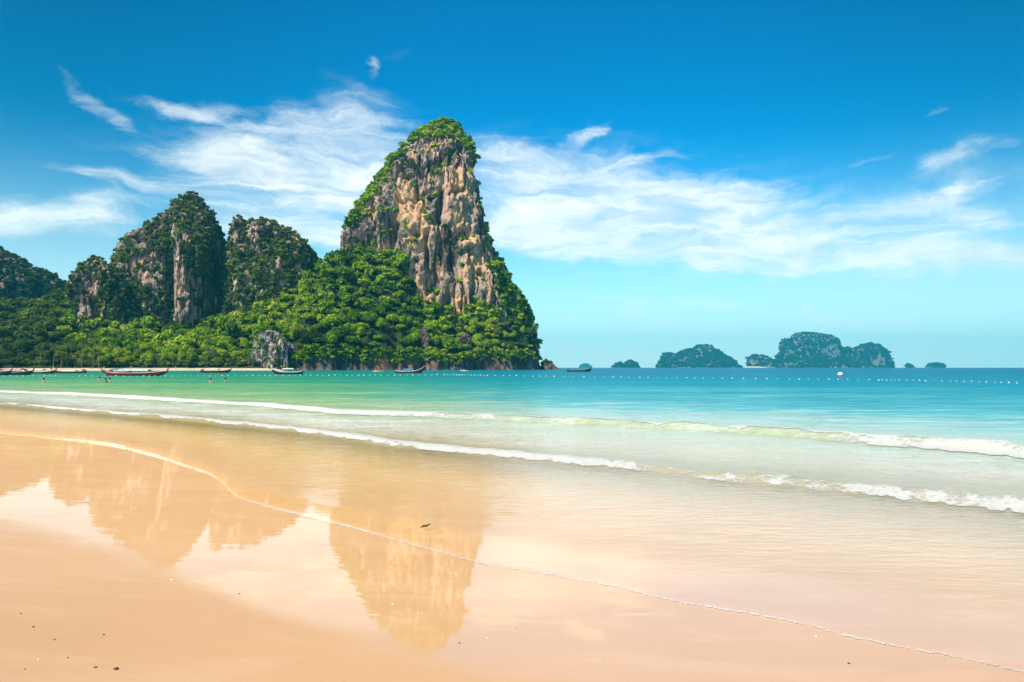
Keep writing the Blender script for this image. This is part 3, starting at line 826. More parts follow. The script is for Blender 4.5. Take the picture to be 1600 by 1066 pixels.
def Dsh(px): return np.interp(px, [-900, -400, -100, 0, 200, 460, 600, 700, 800, 842, 900], [250, 300, 350, 375, 398, 418, 448, 470, 498, 520, 540]) + 5 * fbm(px / 22., 0 * px, 0 * px, 3, 71)
_crx = [-900, -300, 0, 60, 105, 118, 165, 200, 290, 350, 400, 440, 480, 500, 520, 545, 580, 620, 650, 680, 710, 735, 760, 790, 810, 826, 836, 843, 850, 900]
_cry = [430, 455, 474, 470, 466, 505, 505, 508, 512, 500, 480, 455, 425, 412, 402, 392, 393, 402, 455, 482, 496, 482, 474, 476, 492, 510, 535, 573, 590, 600]
def crest(px): return np.interp(px, _crx, _cry)
def slope_z(px, D):
    dsh = Dsh(px); wd = np.interp(px, [-900, 400, 520, 640, 842, 900], [90, 90, 100, 62, 30, 20])
    dcr = dsh + wd
    _, _, zc = at(px, crest(px), dcr)
    zc = zc - np.interp(px, [-900, 800, 842], [6, 4, 1])
    s = np.clip((D - dsh) / wd, -.2, 1.6)
    z = zc * np.where(s < 1, np.sign(s) * np.abs(s) ** .85, 1 - .25 * (s - 1))
    X = (px - 800) / FPX * D
    rock = np.interp(px, [-900, 440, 480, 838, 842, 845], [0, 0, 1, 1, .8, 0])
    rockh = rock * (7.5 + 4.5 * fbm(px / 18., 0 * px, 3 + 0 * px, 3, 72))
    z = z + rockh * sstep(0, 2.6, D - dsh) * (1 - np.clip(s, 0, 1) * .8)
    z = z + 5 * fbm(X / 26, D / 26, 0 * X, 3, 73) * sstep(0, 12, D - dsh) * np.interp(px, [800, 840], [1, .2])
    return np.where(D < dsh, np.minimum(z, -.5 + .0 * z) , z + .4)

def veg_keeper(polys, rock_keep=.04, base=1.0, ymin=None, sparse=(), fuzz=7.0, back=True):
    def keep(p, n, R):
        px, py = project(p[:, 0], p[:, 1], p[:, 2])
        jx = fuzz * fbm(p[:, 0] / 6, p[:, 1] / 6, p[:, 2] / 6, 3, 91); jy = fuzz * fbm(p[:, 0] / 6, p[:, 1] / 6, p[:, 2] / 6, 3, 92)
        pr = np.full(len(p), base, float)
        for (poly, v) in sparse:
            pr = np.where(in_poly(px + jx, py + jy, poly), v, pr)
        patch = fbm(p[:, 0] / 14, p[:, 1] / 14, p[:, 2] / 10, 3, 93)
        pr = np.where(pr < .9, pr * (1 + 1.6 * patch), pr)
        for poly in polys:
            pr = np.where(in_poly(px + jx, py + jy, poly), rock_keep + .25 * (n[:, 2] > .55), pr)
        pr = np.where(p[:, 2] < .5, 0, pr)
        hid = (p[:, 1] < 900) & (px < 842) & (p[:, 2] < slope_z(np.clip(px, -899, 899), np.clip(p[:, 1], 1, 620)) - 1.0)
        pr = np.where(hid, 0, pr)
        # the far side is thinly planted: only what shows matters for cost
        pr = np.where(n[:, 1] > .45, pr * .12, pr)
        return R.uniform(0, 1, len(p)) < pr
    return keep

def karst(name, label, parts, nveg, size, polys, material, leafmat, seed, tmpl, rock_keep=.04, base=1.0, sparse=(), category='cliff', push=.25, fuzz=7.0, ztrim=None):
    V, F, oc, st = join(parts)
    X0 = float((V[:, 0].min() + V[:, 0].max()) / 2); Y0 = float((V[:, 1].min() + V[:, 1].max()) / 2)
    root = empty(name, (X0, Y0, 0), label=label, category=category)
    off_ = np.array([X0, Y0, 0])
    link('rock_face', build_mesh('rock_face', V - off_, F, {'ochre': oc, 'stain_shade': st}), material, root)
    if nveg:
        p, n = sample_surface(V, F, nveg, seed, veg_keeper(polys, rock_keep, base, sparse=sparse, fuzz=fuzz))
        R = np.random.default_rng(seed + 1)
        S = size * R.uniform(.5, 1.35, len(p)) ** 1.2
        S = S * np.clip((V[:, 2].max() - p[:, 2]) / (.25 * V[:, 2].max()), 1.15 if name == 'rock_tower' else .68, 1.2 if name == 'rock_tower' else 1)
        p = p + n * S[:, None] * push
        o = link('foliage', scatter_mesh('foliage', tmpl, p - off_, S, seed + 2), leafmat, root, kind='stuff')
    return root

# ---- the tall rock tower
tower_rows = [(191, 690, 703), (195, 678, 710), (202, 666, 716), (211, 656, 723), (220, 646, 729), (235, 632, 737), (250, 618, 740), (265, 606, 742),
              (280, 595, 745), (300, 586, 749), (320, 574, 752), (335, 560, 754), (350, 548, 756), (370, 539, 764), (390, 537, 771), (405, 542, 776),
              (425, 552, 786), (450, 568, 797), (480, 585, 819), (505, 598, 829), (540, 610, 837), (578, 620, 841)]
tower_feats = [(613, 360, 7, 36, -9, 8), (690, 325, 6, 38, -9), (679, 441, 11, 22, -12), (712, 418, 8, 40, -8), (700, 470, 7, 18, -6), (727, 366, 16, 9, -9),
               (735, 384, 18, 6, 5), (655, 290, 22, 34, -6), (640, 350, 24, 40, 3), (715, 300, 22, 46, 5), (688, 262, 24, 34, 4), (757, 440, 16, 30, 5), (722, 440, 12, 30, 4),
               (655, 440, 12, 26, 4), (690, 400, 26, 22, -5), (583, 378, 7, 24, -5), (598, 345, 8, 40, 3), (565, 375, 12, 22, 3), (740, 340, 6, 60, 4), (738, 462, 5, 16, -6), (700, 500, 30, 12, 3)]
tower_oc = [(640, 320, 26, 38, 1.0), (655, 350, 28, 26, .95), (636, 292, 14, 22, .8), (715, 285, 20, 28, .95), (716, 345, 22, 30, .75), (735, 375, 26, 12, .9), (655, 445, 22, 22, .95),
            (668, 470, 20, 12, 1.0), (720, 478, 14, 20, 1.0), (740, 420, 28, 34, .85), (765, 455, 16, 24, .7), (650, 380, 34, 20, .75), (600, 385, 14, 12, .7), (645, 243, 9, 8, .7), (685, 240, 8, 14, .5),
            (730, 310, 12, 16, .7), (700, 455, 16, 22, .6),
            (690, 255, 26, 26, -.9), (560, 365, 22, 30, -.7), (700, 395, 26, 30, -.9), (752, 300, 8, 60, -1), (672, 300, 16, 20, -.6), (598, 355, 16, 30, -.5)]  # tall narrow blob puts the right edge's shade into the rock colour
tower_poly = [[(650, 219), (676, 212), (700, 214), (722, 222), (736, 246), (744, 280), (751, 330), (755, 372), (764, 398), (772, 425), (783, 452), (784, 470), (772, 478), (757, 470), (742, 468),
               (732, 478), (724, 492), (710, 489), (702, 474), (676, 470), (655, 468), (643, 448), (632, 430), (622, 412), (632, 398), (625, 390), (612, 398), (596, 398), (583, 382), (560, 384),
               (530, 392), (528, 372), (538, 356), (552, 352), (562, 340), (577, 322), (592, 296), (604, 276), (612, 258), (630, 238)]]
tower_sparse = [([(735, 240), (760, 240), (800, 420), (770, 430), (745, 330)], .35),
                ([(775, 500), (845, 480), (850, 580), (730, 580), (740, 545)], .38)]
karst('rock_tower', 'tallest limestone tower with a sheer orange and grey face above the green slope',
      [loft(tower_rows, 560, .72, 310, 500, 1, feats=tower_feats, ochres=tower_oc)], 15000, 2.6, tower_poly, M_ROCK, M_LEAF, 21, SML, sparse=tower_sparse, rock_keep=.004)

# ---- peak of the western group, with the pale pillar
peak_rows = [(300, 294, 306), (305, 285, 313), (315, 279, 319), (325, 270, 324), (335, 258, 330), (345, 245, 336), (355, 232, 341), (365, 222, 345), (375, 209, 348), (385, 201, 350), (395, 197, 352),
             (410, 194, 353), (430, 189, 354), (450, 185, 356), (480, 181, 358), (510, 177, 360), (578, 170, 364)]
peak_feats = [(264, 430, 7, 70, -10), (285, 420, 14, 90, 7), (240, 380, 30, 40, -3), (315, 380, 16, 80, 3), (345, 430, 12, 80, -7), (210, 420, 14, 60, 3), (300, 470, 8, 40, -2)]
peak_oc = [(278, 455, 7, 50, .62), (276, 400, 5, 50, .4), (295, 475, 16, 24, .45), (238, 405, 8, 30, .5), (225, 365, 16, 12, .3), (310, 470, 22, 30, -.4), (330, 400, 20, 90, -1.0), (225, 360, 24, 20, -.6)]  # long dark blob puts the right flank's shade into the rock colour
peak_polys = [[(268, 348), (282, 346), (286, 390), (290, 425), (312, 432), (330, 440), (336, 470), (330, 494), (312, 502), (292, 500), (274, 508), (269, 470), (266, 410)],
              [(203, 385), (212, 368), (236, 352), (252, 352), (246, 368), (228, 386), (212, 400)], [(234, 395), (247, 392), (246, 430), (238, 440), (242, 470), (232, 474)]]
karst('rock_peak', 'pointed limestone peak with a pale vertical pillar and dark shaded flank',
      [loft(peak_rows, 520, .75, 260, 400, 2, inset=3.6, feats=peak_feats, ochres=peak_oc)], 9300, 2.8, peak_polys, M_ROCK, M_LEAFD, 31, SML, base=.90,
      sparse=[([(180, 340), (262, 330), (262, 510), (170, 510)], .60), ([(320, 330), (370, 330), (370, 520), (330, 520)], .55)])

# ---- small stub beside it
stub_rows = [(401, 142, 156), (405, 134, 162), (412, 127, 170), (420, 121, 178), (430, 116, 186), (445, 113, 191), (465, 112, 195), (490, 113, 198), (578, 108, 205)]
karst('rock_stub', 'small rounded limestone stub with a bare grey face, lowest of the cliffs',
      [loft(stub_rows, 480, .75, 150, 260, 3, inset=2.5, ochres=[(128, 500, 10, 16, .7), (135, 450, 8, 24, .3), (140, 470, 8, 30, -.8)], feats=[(150, 480, 8, 20, -5), (138, 440, 8, 26, -3)])], 4200, 2.3,
      [[(134, 422), (147, 436), (150, 455), (158, 480), (156, 505), (146, 518), (118, 508), (115, 475), (118, 445)]], M_ROCK, M_LEAFD, 41, SML)

# ---- twin-topped karst in the middle
mid_rows = [(346, 396, 428), (350, 389, 441), (358, 386, 453), (366, 384, 465), (375, 380, 475), (385, 372, 481), (400, 362, 488), (420, 358, 494), (450, 352, 506), (500, 346, 520), (578, 340, 530)]
knob_rows = [(339, 370, 378), (343, 365, 383), (350, 363, 386), (362, 362, 388), (380, 361, 390), (400, 358, 396), (578, 345, 430)]
karst('rock_hump', 'green covered limestone hump with a small knob on its shoulder',
      [loft(mid_rows, 530, .8, 200, 320, 4, inset=3.5, feats=[(400, 368, 8, 20, 5), (383, 372, 5, 26, -7), (458, 455, 5, 24, -6)], ochres=[(385, 435, 6, 14, .5)]),
       loft(knob_rows, 522, .9, 130, 150, 5, amp=.6)], 7400, 3.1,
      [[(390, 350), (404, 349), (410, 362), (406, 388), (391, 390), (388, 368)], [(364, 352), (372, 350), (374, 372), (366, 376)], [(379, 424), (396, 422), (392, 446), (380, 448)],
       [(453, 440), (462, 438), (464, 475), (456, 478)]], M_ROCK, M_LEAFD, 51, SML, base=.93)

# ---- dark hill at the far end of the bay
hill_rows = [(379, -62, -30), (385, -90, -12), (392, -110, 0), (398, -122, 12), (405, -130, 26), (416, -140, 42), (422, -146, 56), (430, -150, 68), (442, -158, 82), (453, -164, 92), (480, -180, 106), (578, -220, 130)]
karst('wooded_hill', 'dark wooded hill beyond the others, bare of cliffs',
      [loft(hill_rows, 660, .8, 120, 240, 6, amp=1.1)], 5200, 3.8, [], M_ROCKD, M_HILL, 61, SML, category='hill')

# ------------------------------------------------------------------ wooded slope at the foot of the cliffs
pxs = np.concatenate([np.linspace(-900, -60, 90, endpoint=False), np.linspace(-60, 870, 560)])
ks = np.concatenate([[-6, -1.5, 0, .4, .8, 1.2, 1.7, 2.3, 3, 4, 6], np.linspace(9, 170, 70)])
PX, KK = np.meshgrid(pxs, ks)
DD = Dsh(PX) + KK
ZZ = slope_z(PX, DD)
ZZ[0] = -4; ZZ[1] = np.minimum(ZZ[1], -2)
XX = (PX - 800) / FPX * DD
dj = 1.2 * fbm(XX / 4, ZZ / 5, 0 * XX, 3, 74) * (KK > -1) * (KK < 5)
V = np.stack([XX, DD + dj, ZZ], -1).reshape(-1, 3)
F = grid_faces(*PX.shape)
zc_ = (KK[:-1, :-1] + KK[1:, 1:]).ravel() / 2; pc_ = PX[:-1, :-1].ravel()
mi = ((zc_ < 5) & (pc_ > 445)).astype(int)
link('wooded_slope_ground', build_mesh('wooded_slope_ground', V, F, {'ochre': 0.0 * V[:, 0] + np.interp(PX.ravel(), [560, 585, 610, 700], [0, .7, .7, .1]), 'stain_shade': 0 * V[:, 0] + .3}, matidx=mi), [M_SOIL, M_ROCKD],
     kind='structure', label='steep ground of the wooded slope with a dark undercut rock shore')

# pale strip of far beach
pxs = np.linspace(-900, 462, 500); ks = np.array([-22, -15, -9, -5, -2, 2, 6, 9])
PX, KK = np.meshgrid(pxs, ks)
DD = Dsh(PX) + KK
ZZ = np.interp(KK, [-22, -15, -5, 2, 9], [-1.2, 0.0, .9, 1.5, 1.8]) + .12 * fbm(PX / 9, KK / 5, 0 * PX, 3, 81)
ZZ = ZZ - 2.2 * sstep(430, 462, PX)
link('far_beach', build_mesh('far_beach', np.stack([(PX - 800) / FPX * DD, DD, ZZ], -1).reshape(-1, 3), grid_faces(*PX.shape)), M_FARSAND, kind='structure',
     label='narrow strip of pale sand at the far end of the bay')

# ---- trees of the slope
R = np.random.default_rng(5)
cand = []
step = 4.7
for Y in np.arange(245, 680, step):
    xs = np.arange(-640, 40, step) + R.uniform(-.45, .45, len(np.arange(-640, 40, step))) * step
    cand.append(np.stack([xs, Y + R.uniform(-.45, .45, len(xs)) * step], -1))
cand = np.concatenate(cand)
cpx = 800 + FPX * cand[:, 0] / cand[:, 1]
kd = cand[:, 1] - Dsh(cpx)
wd = np.interp(cpx, [-900, 400, 520, 640, 842], [90, 90, 100, 62, 30])
ok = (cpx > -420) & (cpx < 838) & (kd > np.where(cpx > 445, 4.0, 6.0)) & (kd < wd + 14)
# boulder clearing
ok &= ~((cpx > 404) & (cpx < 464) & (kd < 14))
cand = cand[ok]; cpx = cpx[ok]; kd = kd[ok]
cz = slope_z(cpx, cand[:, 1])
S = np.clip(R.lognormal(1.18, .30, len(cand)), 1.9, 6.2)  * np.interp(cpx, [780, 838], [1, .55])
H = S * R.uniform(.45, 1.15, len(cand)) + 3.0 * (R.uniform(size=len(cand)) < .10)
H = np.where(kd < 16, S * R.uniform(.45, .8, len(cand)), H)
vis = (cpx > -8)
score = np.where(vis, kd * 1.0 + R.uniform(0, 6, len(cand)), 1e9)
order = np.argsort(score)
ind = order[:292]; rest = order[292:]
P = np.stack([cand[rest, 0], cand[rest, 1], cz[rest] + H[rest]], -1)
dark = cpx[rest] < 95  # shade of the bay end put in as darker leaf colour
link('forest', scatter_mesh('forest', MED, P[~dark], S[rest][~dark], 77), M_LEAF, kind='stuff', label='dense bright green forest filling the slope below the cliffs', category='forest')
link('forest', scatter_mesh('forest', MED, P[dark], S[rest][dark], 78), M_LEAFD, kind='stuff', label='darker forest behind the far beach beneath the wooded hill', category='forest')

crown_me = []
for i, (v, f, lf) in enumerate(BIG):
    me = build_mesh('crown', v, f, {'rnd': 0 * lf, 'leaf': lf}, smooth=False)
    me.materials.append(M_LEAF); crown_me.append(me)
crown_dk = []
for i in range(4):
    me = crown_me[i].copy(); me.materials.clear(); me.materials.append(M_LEAFD); crown_dk.append(me)
mb = MB(); mb.tube([(0, 0, -1.6), (.05, .03, -.8), (0, .05, -.1), (.12, 0, .35)], [.085, .065, .05, .02], 7)
mb.tube([(0, .04, -.35), (-.25, .1, .05), (-.4, .12, .3)], [.04, .03, .012], 5); mb.tube([(0, .04, -.25), (.2, -.2, .1), (.35, -.3, .3)], [.035, .03, .012], 5)
trunk_me = mb.mesh('trunk'); trunk_me.materials.append(M_BARK)
GROUPS = [(90, 'dark leafy tree on the shore behind the moored boats at the bay end', 'dark trees behind the boats at the bay end'),
          (270, 'round leafy tree at the back of the pale far beach', 'trees along the back of the far beach'),
          (470, 'leafy tree at the water edge around the grey boulder', 'trees by the grey boulder on the shore'),
          (640, 'leafy tree overhanging the dark rock shore below the saddle', 'trees over the rock shore below the saddle'),
          (2000, 'leafy tree on the rock shore right under the tall tower', 'trees over the rock shore under the tall tower')]
for n_, i in enumerate(ind):
    for lim, lab, grp in GROUPS:
        if cpx[i] < lim: break
    z0 = cz[i]
    root = empty('broadleaf_tree', (cand[i, 0], cand[i, 1], z0), R.uniform(0, 6.28), float(S[i]), label=lab, category='tree', group=grp)
    hh = H[i] / S[i]
    c = bpy.data.objects.new('crown', (crown_dk[n_ % 4] if (cpx[i] < 90 or R.uniform() < .12) else crown_me[n_ % 8])); COL.objects.link(c); c.parent = root  # bay-end crowns carry shade in darker leaves, a few others vary at random
    c.location = (0, 0, hh); c.scale = (1, 1, float(R.uniform(.85, 1.3)))
    k = bpy.data.objects.new('trunk', trunk_me); COL.objects.link(k); k.parent = root; k.location = (0, 0, hh)

# low growth under the beach trees
n = 700
sx_ = R.uniform(-60, 446, n); sd = Dsh(sx_) + R.uniform(3.5, 12, n)
P = np.stack([(sx_ - 800) / FPX * sd, sd, slope_z(sx_, sd) + 1.0], -1)
link('scrub', scatter_mesh('scrub', SML, P, R.uniform(1.4, 3.2, n), 80), M_LEAFD, kind='stuff', label='dark low scrub between the trunks at the back of the far beach', category='scrub')

# hanging scrub along the top of the rock shore
n = 900
sx_ = R.uniform(446, 840, n); sk = R.uniform(1.4, 4.5, n)
sd = Dsh(sx_) + sk
P = np.stack([(sx_ - 800) / FPX * sd, sd - 1.0, slope_z(sx_, sd) + R.uniform(-2.4, .6, n)], -1)
link('scrub', scatter_mesh('scrub', SML, P, R.uniform(1.0, 2.6, n) * np.interp(sx_, [780, 840], [1, .7]), 79), M_LEAF, kind='stuff', label='hanging scrub along the lip of the dark rock shore', category='scrub')

# ---- grey boulder outcrop among the trees, two smaller ones
bo_rows = [(515, 414, 420), (518, 408, 428), (523, 403, 440), (530, 400, 448), (539, 399, 456), (550, 398, 463), (565, 396, 468), (579, 394, 470)]
karst('rock_outcrop', 'pale grey jagged outcrop standing among the shore trees', [loft(bo_rows, 424, .7, 150, 260, 8, amp=1.7, sc_=.4, zbot=-1, feats=[(455, 560, 6, 14, -3), (430, 528, 6, 8, -3), (412, 545, 8, 10, -2.5)])], 420, 1.7,
      [[(404, 517), (420, 515), (446, 528), (466, 548), (466, 565), (446, 572), (428, 556), (415, 545), (405, 530)]], M_OUT, M_LEAF, 81, SML, category='rock', base=.95, rock_keep=.05, fuzz=3)
for rows_, D_, lab in (([(511, 661, 664), (514, 659, 667), (520, 658, 668), (530, 657, 669)], 468, 'small dark grey rock poking out of the bright green slope'),
                       ([(521, 724, 730), (525, 720, 734), (532, 719, 735), (542, 718, 736)], 486, 'grey ledge of rock in the trees above the shore under the tower')):
    _, _, zb = at(0, rows_[-1][0], D_)
    karst('rock_outcrop', lab, [loft(rows_, D_, .8, 60, 90, 9, amp=1.5, sc_=.25, zbot=zb - 6)], 0, 1, [], M_ROCKD, M_LEAF, 82, SML, category='rock')

# ---- tip of the headland
tip_rows = [(567, 852, 858), (569, 848, 863), (571, 845, 867), (574, 843, 870), (578.4, 841, 872)]
karst('headland_rock', 'low jagged rock off the tip of the headland with a bush on it', [loft(tip_rows, 540, .5, 30, 110, 10, amp=.8, sc_=.25, zbot=-1)], 0, 1, [], M_ROCKD, M_LEAF, 83, SML, category='rock')
X_, Y_, Z_ = at(853, 568, 540)
root = empty('bush', (X_, Y_, Z_ - 3), label='dark green bush growing on the low rock off the headland', category='bush')
link('foliage', scatter_mesh('foliage', MED, np.array([[0, 0, 4.0], [3.2, 0, 2.6], [-2.6, 0, 2.6], [5.4, 1, 1.6]]), np.array([2.6, 2.4, 2.0, 1.7]), 84), M_LEAFD, root)
mb = MB(); mb.tube([(0, 0, 0), (.2, 0, 1.5), (.1, 0, 3)], [.25, .2, .1], 6); mb.build('stem', M_BARK, root)

# ------------------------------------------------------------------ islands
DI = 4600.0
def isl(rows, D=DI, ratio=.7, seed=0, nz=50, na=110, amp=1.0, oc=()):
    return loft(rows, D, ratio, nz, na, seed, amp=amp, sc_=3.6, zbot=-3, ochres=oc, relief=.8)
big = [isl([(556, 1178, 1190), (558, 1173, 1198), (562, 1170, 1204), (568, 1168, 1210), (574.6, 1168, 1216)], seed=11, D=DI - 40),
       isl([(529.5, 1226, 1234), (532, 1221, 1240), (540, 1219, 1244), (552, 1219, 1248), (574.6, 1205, 1256)], seed=12, D=DI),
       isl([(520.3, 1250, 1268), (522, 1244, 1278), (525, 1238, 1298), (530, 1234, 1304), (540, 1229, 1311), (552, 1226, 1313), (574.6, 1215, 1322)], seed=13, nz=80, na=170),
       isl([(543.6, 1318, 1326), (546, 1313, 1333), (552, 1311, 1338), (574.6, 1305, 1345)], seed=14),
       isl([(538, 1354, 1366), (540, 1347, 1373), (544, 1338, 1379), (550, 1335, 1384), (562, 1331, 1388), (574.6, 1326, 1392)], seed=15, nz=60, na=120),
       isl([(562, 1222, 1250), (564, 1202, 1300), (568, 1190, 1340), (574.6, 1182, 1372)], seed=16, D=DI - 180, ratio=.25, amp=.5)]
karst('island', 'largest offshore island with five green humps and white cliff patches', big, 5600, 13,
      [[(1226, 545), (1242, 545), (1240, 558), (1228, 556)], [(1281, 540), (1300, 536), (1313, 545), (1314, 556), (1300, 560), (1288, 555)], [(1360, 562), (1374, 552), (1384, 562), (1382, 572), (1362, 570)],
       [(1172, 563), (1186, 561), (1184, 568), (1172, 568)], [(1258, 548), (1266, 548), (1265, 556), (1258, 556)]],
      M_ROCKI, M_LEAFI, 85, TINY, category='island', fuzz=3, push=.1, rock_keep=.1)
i1 = [isl([(552.5, 1040, 1050), (555, 1038, 1056), (560, 1035, 1064), (566, 1031, 1075), (574.6, 1026, 1082)], seed=21),
      isl([(545, 1074, 1084), (547.5, 1070, 1090), (552, 1062, 1098), (560, 1052, 1110), (574.6, 1042, 1120)], seed=22),
      isl([(539.2, 1098, 1108), (541, 1090, 1114), (546, 1084, 1118), (552, 1078, 1126), (558, 1070, 1134), (565, 1060, 1145), (574.6, 1050, 1157)], seed=23, nz=60, na=140)]
karst('island', 'long teal green island rising to a notched ridge beside the largest one', i1, 3600, 13, [], M_ROCKI, M_LEAFI, 86, TINY, category='island', push=.1)
karst('sea_stack', 'taller of the two small rounded sea stacks', [isl([(564, 982, 987), (567, 980, 991), (570, 979, 996), (574.6, 978, 998)], seed=24, nz=40, na=80)], 260, 14, [], M_ROCKI, M_LEAFI, 87, TINY, category='sea stack')
karst('sea_stack', 'lower sea stack with a ragged low shelf beside the taller stack', [isl([(567, 967, 972), (569, 964, 976), (574.6, 958, 979)], seed=25, nz=40, na=80)], 260, 12, [], M_ROCKI, M_LEAFI, 88, TINY, category='sea stack')
karst('islet', 'tiny square islet between the largest island and the open horizon', [isl([(569, 1417, 1422), (571, 1416, 1423.5), (574.6, 1415, 1425)], seed=26, nz=30, na=60, D=5000)], 90, 12, [], M_ROCKI, M_LEAFI, 89, TINY, category='islet')
karst('islet', 'small dome shaped islet alone on the open horizon', [isl([(568, 1458, 1462), (570, 1454, 1468), (572.5, 1451, 1471), (574.6, 1450, 1473)], seed=27, nz=30, na=80, D=5000)], 200, 14, [], M_ROCKI, M_LEAFI, 90, TINY, category='islet')
karst('island', 'faint pale island behind the boat off the headland', [isl([(567.5, 912, 918), (570, 908, 922), (574.6, 904, 926)], seed=28, nz=30, na=80, D=8200)], 0, 14, [], M_SOIL, M_LEAFI, 91, TINY, category='island')
# white sand spit of the largest island
pxs = np.linspace(1166, 1258, 80); V = []
for k, (dd, z) in enumerate(((-60, -1), (-40, 1.2), (-10, 9), (30, 10.0))):
    D_ = 4400 + dd
    V.append(np.stack([(pxs - 800) / FPX * D_, 0 * pxs + D_, z + 0 * pxs], -1))
link('island_beach', build_mesh('island_beach', np.concatenate(V), grid_faces(4, 80)), M_FARSAND, kind='structure', label='thin white beach along the foot of the largest island')

# ------------------------------------------------------------------ haze
mh, th, oh = mat('sea_air')
pv = th.new('ShaderNodeVolumePrincipled')
pv.inputs['Color'].default_value = (.05, .74, 1.0, 1)
pv.inputs['Density'].default_value = 0.00010
pv.inputs['Anisotropy'].default_value = 0.0
th.l.new(pv.outputs[0], oh.inputs['Volume'])
mb = MB(); mb.box((0, 4500, 200), (44000, 9900, 440))
hz = mb.build('haze', mh, kind='stuff', label='thin bright sea haze over the bay', category='haze')

exec_small = True
# ------------------------------------------------------------------ longtail boats
PAL = {}
def paint(name, c, rough=.5):
    if name not in PAL: PAL[name] = simple_mat(name, c, rough, .2, .4, 3.0)
    return PAL[name]
WOODD = paint('dark_hull_wood', (.035, .022, .018)); RED = paint('maroon_paint', (.085, .014, .014)); WHITE = paint('white_paint', (.60, .58, .54))
BLUE = paint('blue_canvas', (.03, .22, .50)); PINK = paint('faded_pink_canvas', (.62, .25, .28)); TEAL = paint('pale_teal_canvas', (.45, .65, .60)); PURPLE = paint('violet_cloth', (.22, .08, .34))
METAL = paint('engine_metal', (.12, .12, .13), .35); SKIN = paint('skin', (.35, .2, .13)); RIB = paint('red_ribbon', (.65, .03, .06)); YEL = paint('yellow_paint', (.75, .45, .04))

def longtail(px, py, L, name_label, hull=WOODD, strake=WHITE, roof=BLUE, flip=False, yaw=0.0, prow=1.9, ribbon=RIB, roof_h=1.15, roof_len=.36, mast=False, post_mat=None):
    X, Y = ground(px, py)
    root = empty('longtail_boat', (float(X), float(Y), 0), (math.pi if flip else 0) + yaw, label=name_label, category='boat')
    n, m = 25, 9
    V = []
    def sheer(u): return .62 + .55 * max(0, (u - .55) / .45) ** 2 * prow / 1.9 * 1.6 + .28 * max(0, (.2 - u) / .2) ** 2
    def beam(u): return .85 * (max(0, math.sin(math.pi * min(1, (.12 + u * .88)))) ** .6) + .02
    for i in range(n):
        u = i / (n - 1); x = (u - .5) * L
        keel = -.25 + 1.0 * max(0, (u - .78) / .22) ** 2
        for j in range(m):
            a = math.pi * j / (m - 1)
            yy = -math.cos(a) * beam(u); s = abs(math.sin(a)) ** .55
            V.append((x, yy, sheer(u) * (1 - s) + keel * s))
    F = [(i * m + j, (i + 1) * m + j, (i + 1) * m + j + 1, i * m + j + 1) for i in range(n - 1) for j in range(m - 1)]
    F.append(tuple(range(m))); F.append(tuple((n - 1) * m + j for j in reversed(range(m))))
    mb = MB(); mb.add(V, F); mb.build('hull', hull, root)
    for s in (-1, 1):                                  # rubbing strakes
        mb = MB(); mb.tube([((i / 24 - .5) * L, s * (beam(i / 24) + .03), sheer(i / 24) - .03) for i in range(25)], .085, 6); mb.build('gunwale', strake, root)
    mb = MB()
    for u in (.22, .34, .46, .58, .70): mb.box(((u - .5) * L, 0, .42), (.28, beam(u) * 1.8, .06))
    mb.build('thwart', strake, root)
    mb = MB(); xb = .5 * L
    mb.tube([(xb - .25, 0, sheer(1) - .55), (xb + .05, 0, sheer(1) + .1), (xb + .4, 0, sheer(1) + prow * .55)], [.12, .11, .06], 6); po = mb.build('prow_post', post_mat or hull, root)
    if ribbon:
        mb = MB(); mb.ball((xb + .16, 0, sheer(1) + .25), (.2, .22, .3), 1, 3, .3); mb.tube([(xb + .15, .1, sheer(1) + .2), (xb + .1, .2, sheer(1) - .5)], [.09, .03], 5); mb.build('ribbon', ribbon, po)
    if roof:
        mb = MB(); rl = roof_len * L; x0 = -.04 * L
        q = []
        for i in range(6):
            a = -1 + 2 * i / 5
            q += [(x0 - rl / 2, a * .85, roof_h + .9 - .45 - .18 * a * a), (x0 + rl / 2, a * .85, roof_h + .9 - .45 - .18 * a * a)]
        ft = [(2 * i, 2 * i + 1, 2 * i + 3, 2 * i + 2) for i in range(5)]
        mb.add(q, ft); mb.add([(a, b, c - .06) for a, b, c in q], [f[::-1] for f in ft])
        mb.box((x0, .85, roof_h + .22), (rl, .05, .16)); mb.box((x0, -.85, roof_h + .22), (rl, .05, .16))
        mb.build('canopy', roof, root)
        for fx in (-.5, 0, .5):
            for s in (-1, 1):
                mb = MB(); mb.tube([(x0 + fx * rl * .96, s * .8, .5), (x0 + fx * rl * .96, s * .8, roof_h + .28)], .035, 5); mb.build('canopy_post', strake, root)
    mb = MB(); mb.box((-.44 * L, 0, 1.0), (.7, .4, .42)); mb.tube([(-.44 * L + .3, 0, 1.2), (-.44 * L + 1.0, .1, 1.55)], .03, 5); mb.box((-.44 * L, 0, 1.26), (.35, .3, .12)); en = mb.build('engine', METAL, root)
    mb = MB(); mb.tube([(-.44 * L - .3, 0, .95), (-.44 * L - 2.6, 0, .15)], .035, 5); mb.build('propeller_shaft', METAL, en)
    if mast:
        mb = MB(); mb.tube([(.02 * L, 0, .5), (.02 * L, 0, mast)], [.06, .03], 6); mb.build('mast', WHITE, root)
    return root
longtail(640, 583.3, 8.6, 'dark longtail boat with a blue canopy and red ribbon before the rock shore', roof=BLUE, roof_h=.95, prow=2.7)
longtail(905, 581.0, 10.2, 'black hulled longtail boat alone off the headland tip', strake=METAL, roof=None, prow=2.4, ribbon=None)
longtail(449, 585.0, 8.0, 'white railed longtail boat with a tall mast near the grey outcrop', roof=WHITE, flip=True, prow=2.0, ribbon=WHITE, mast=5.0, post_mat=WHITE)
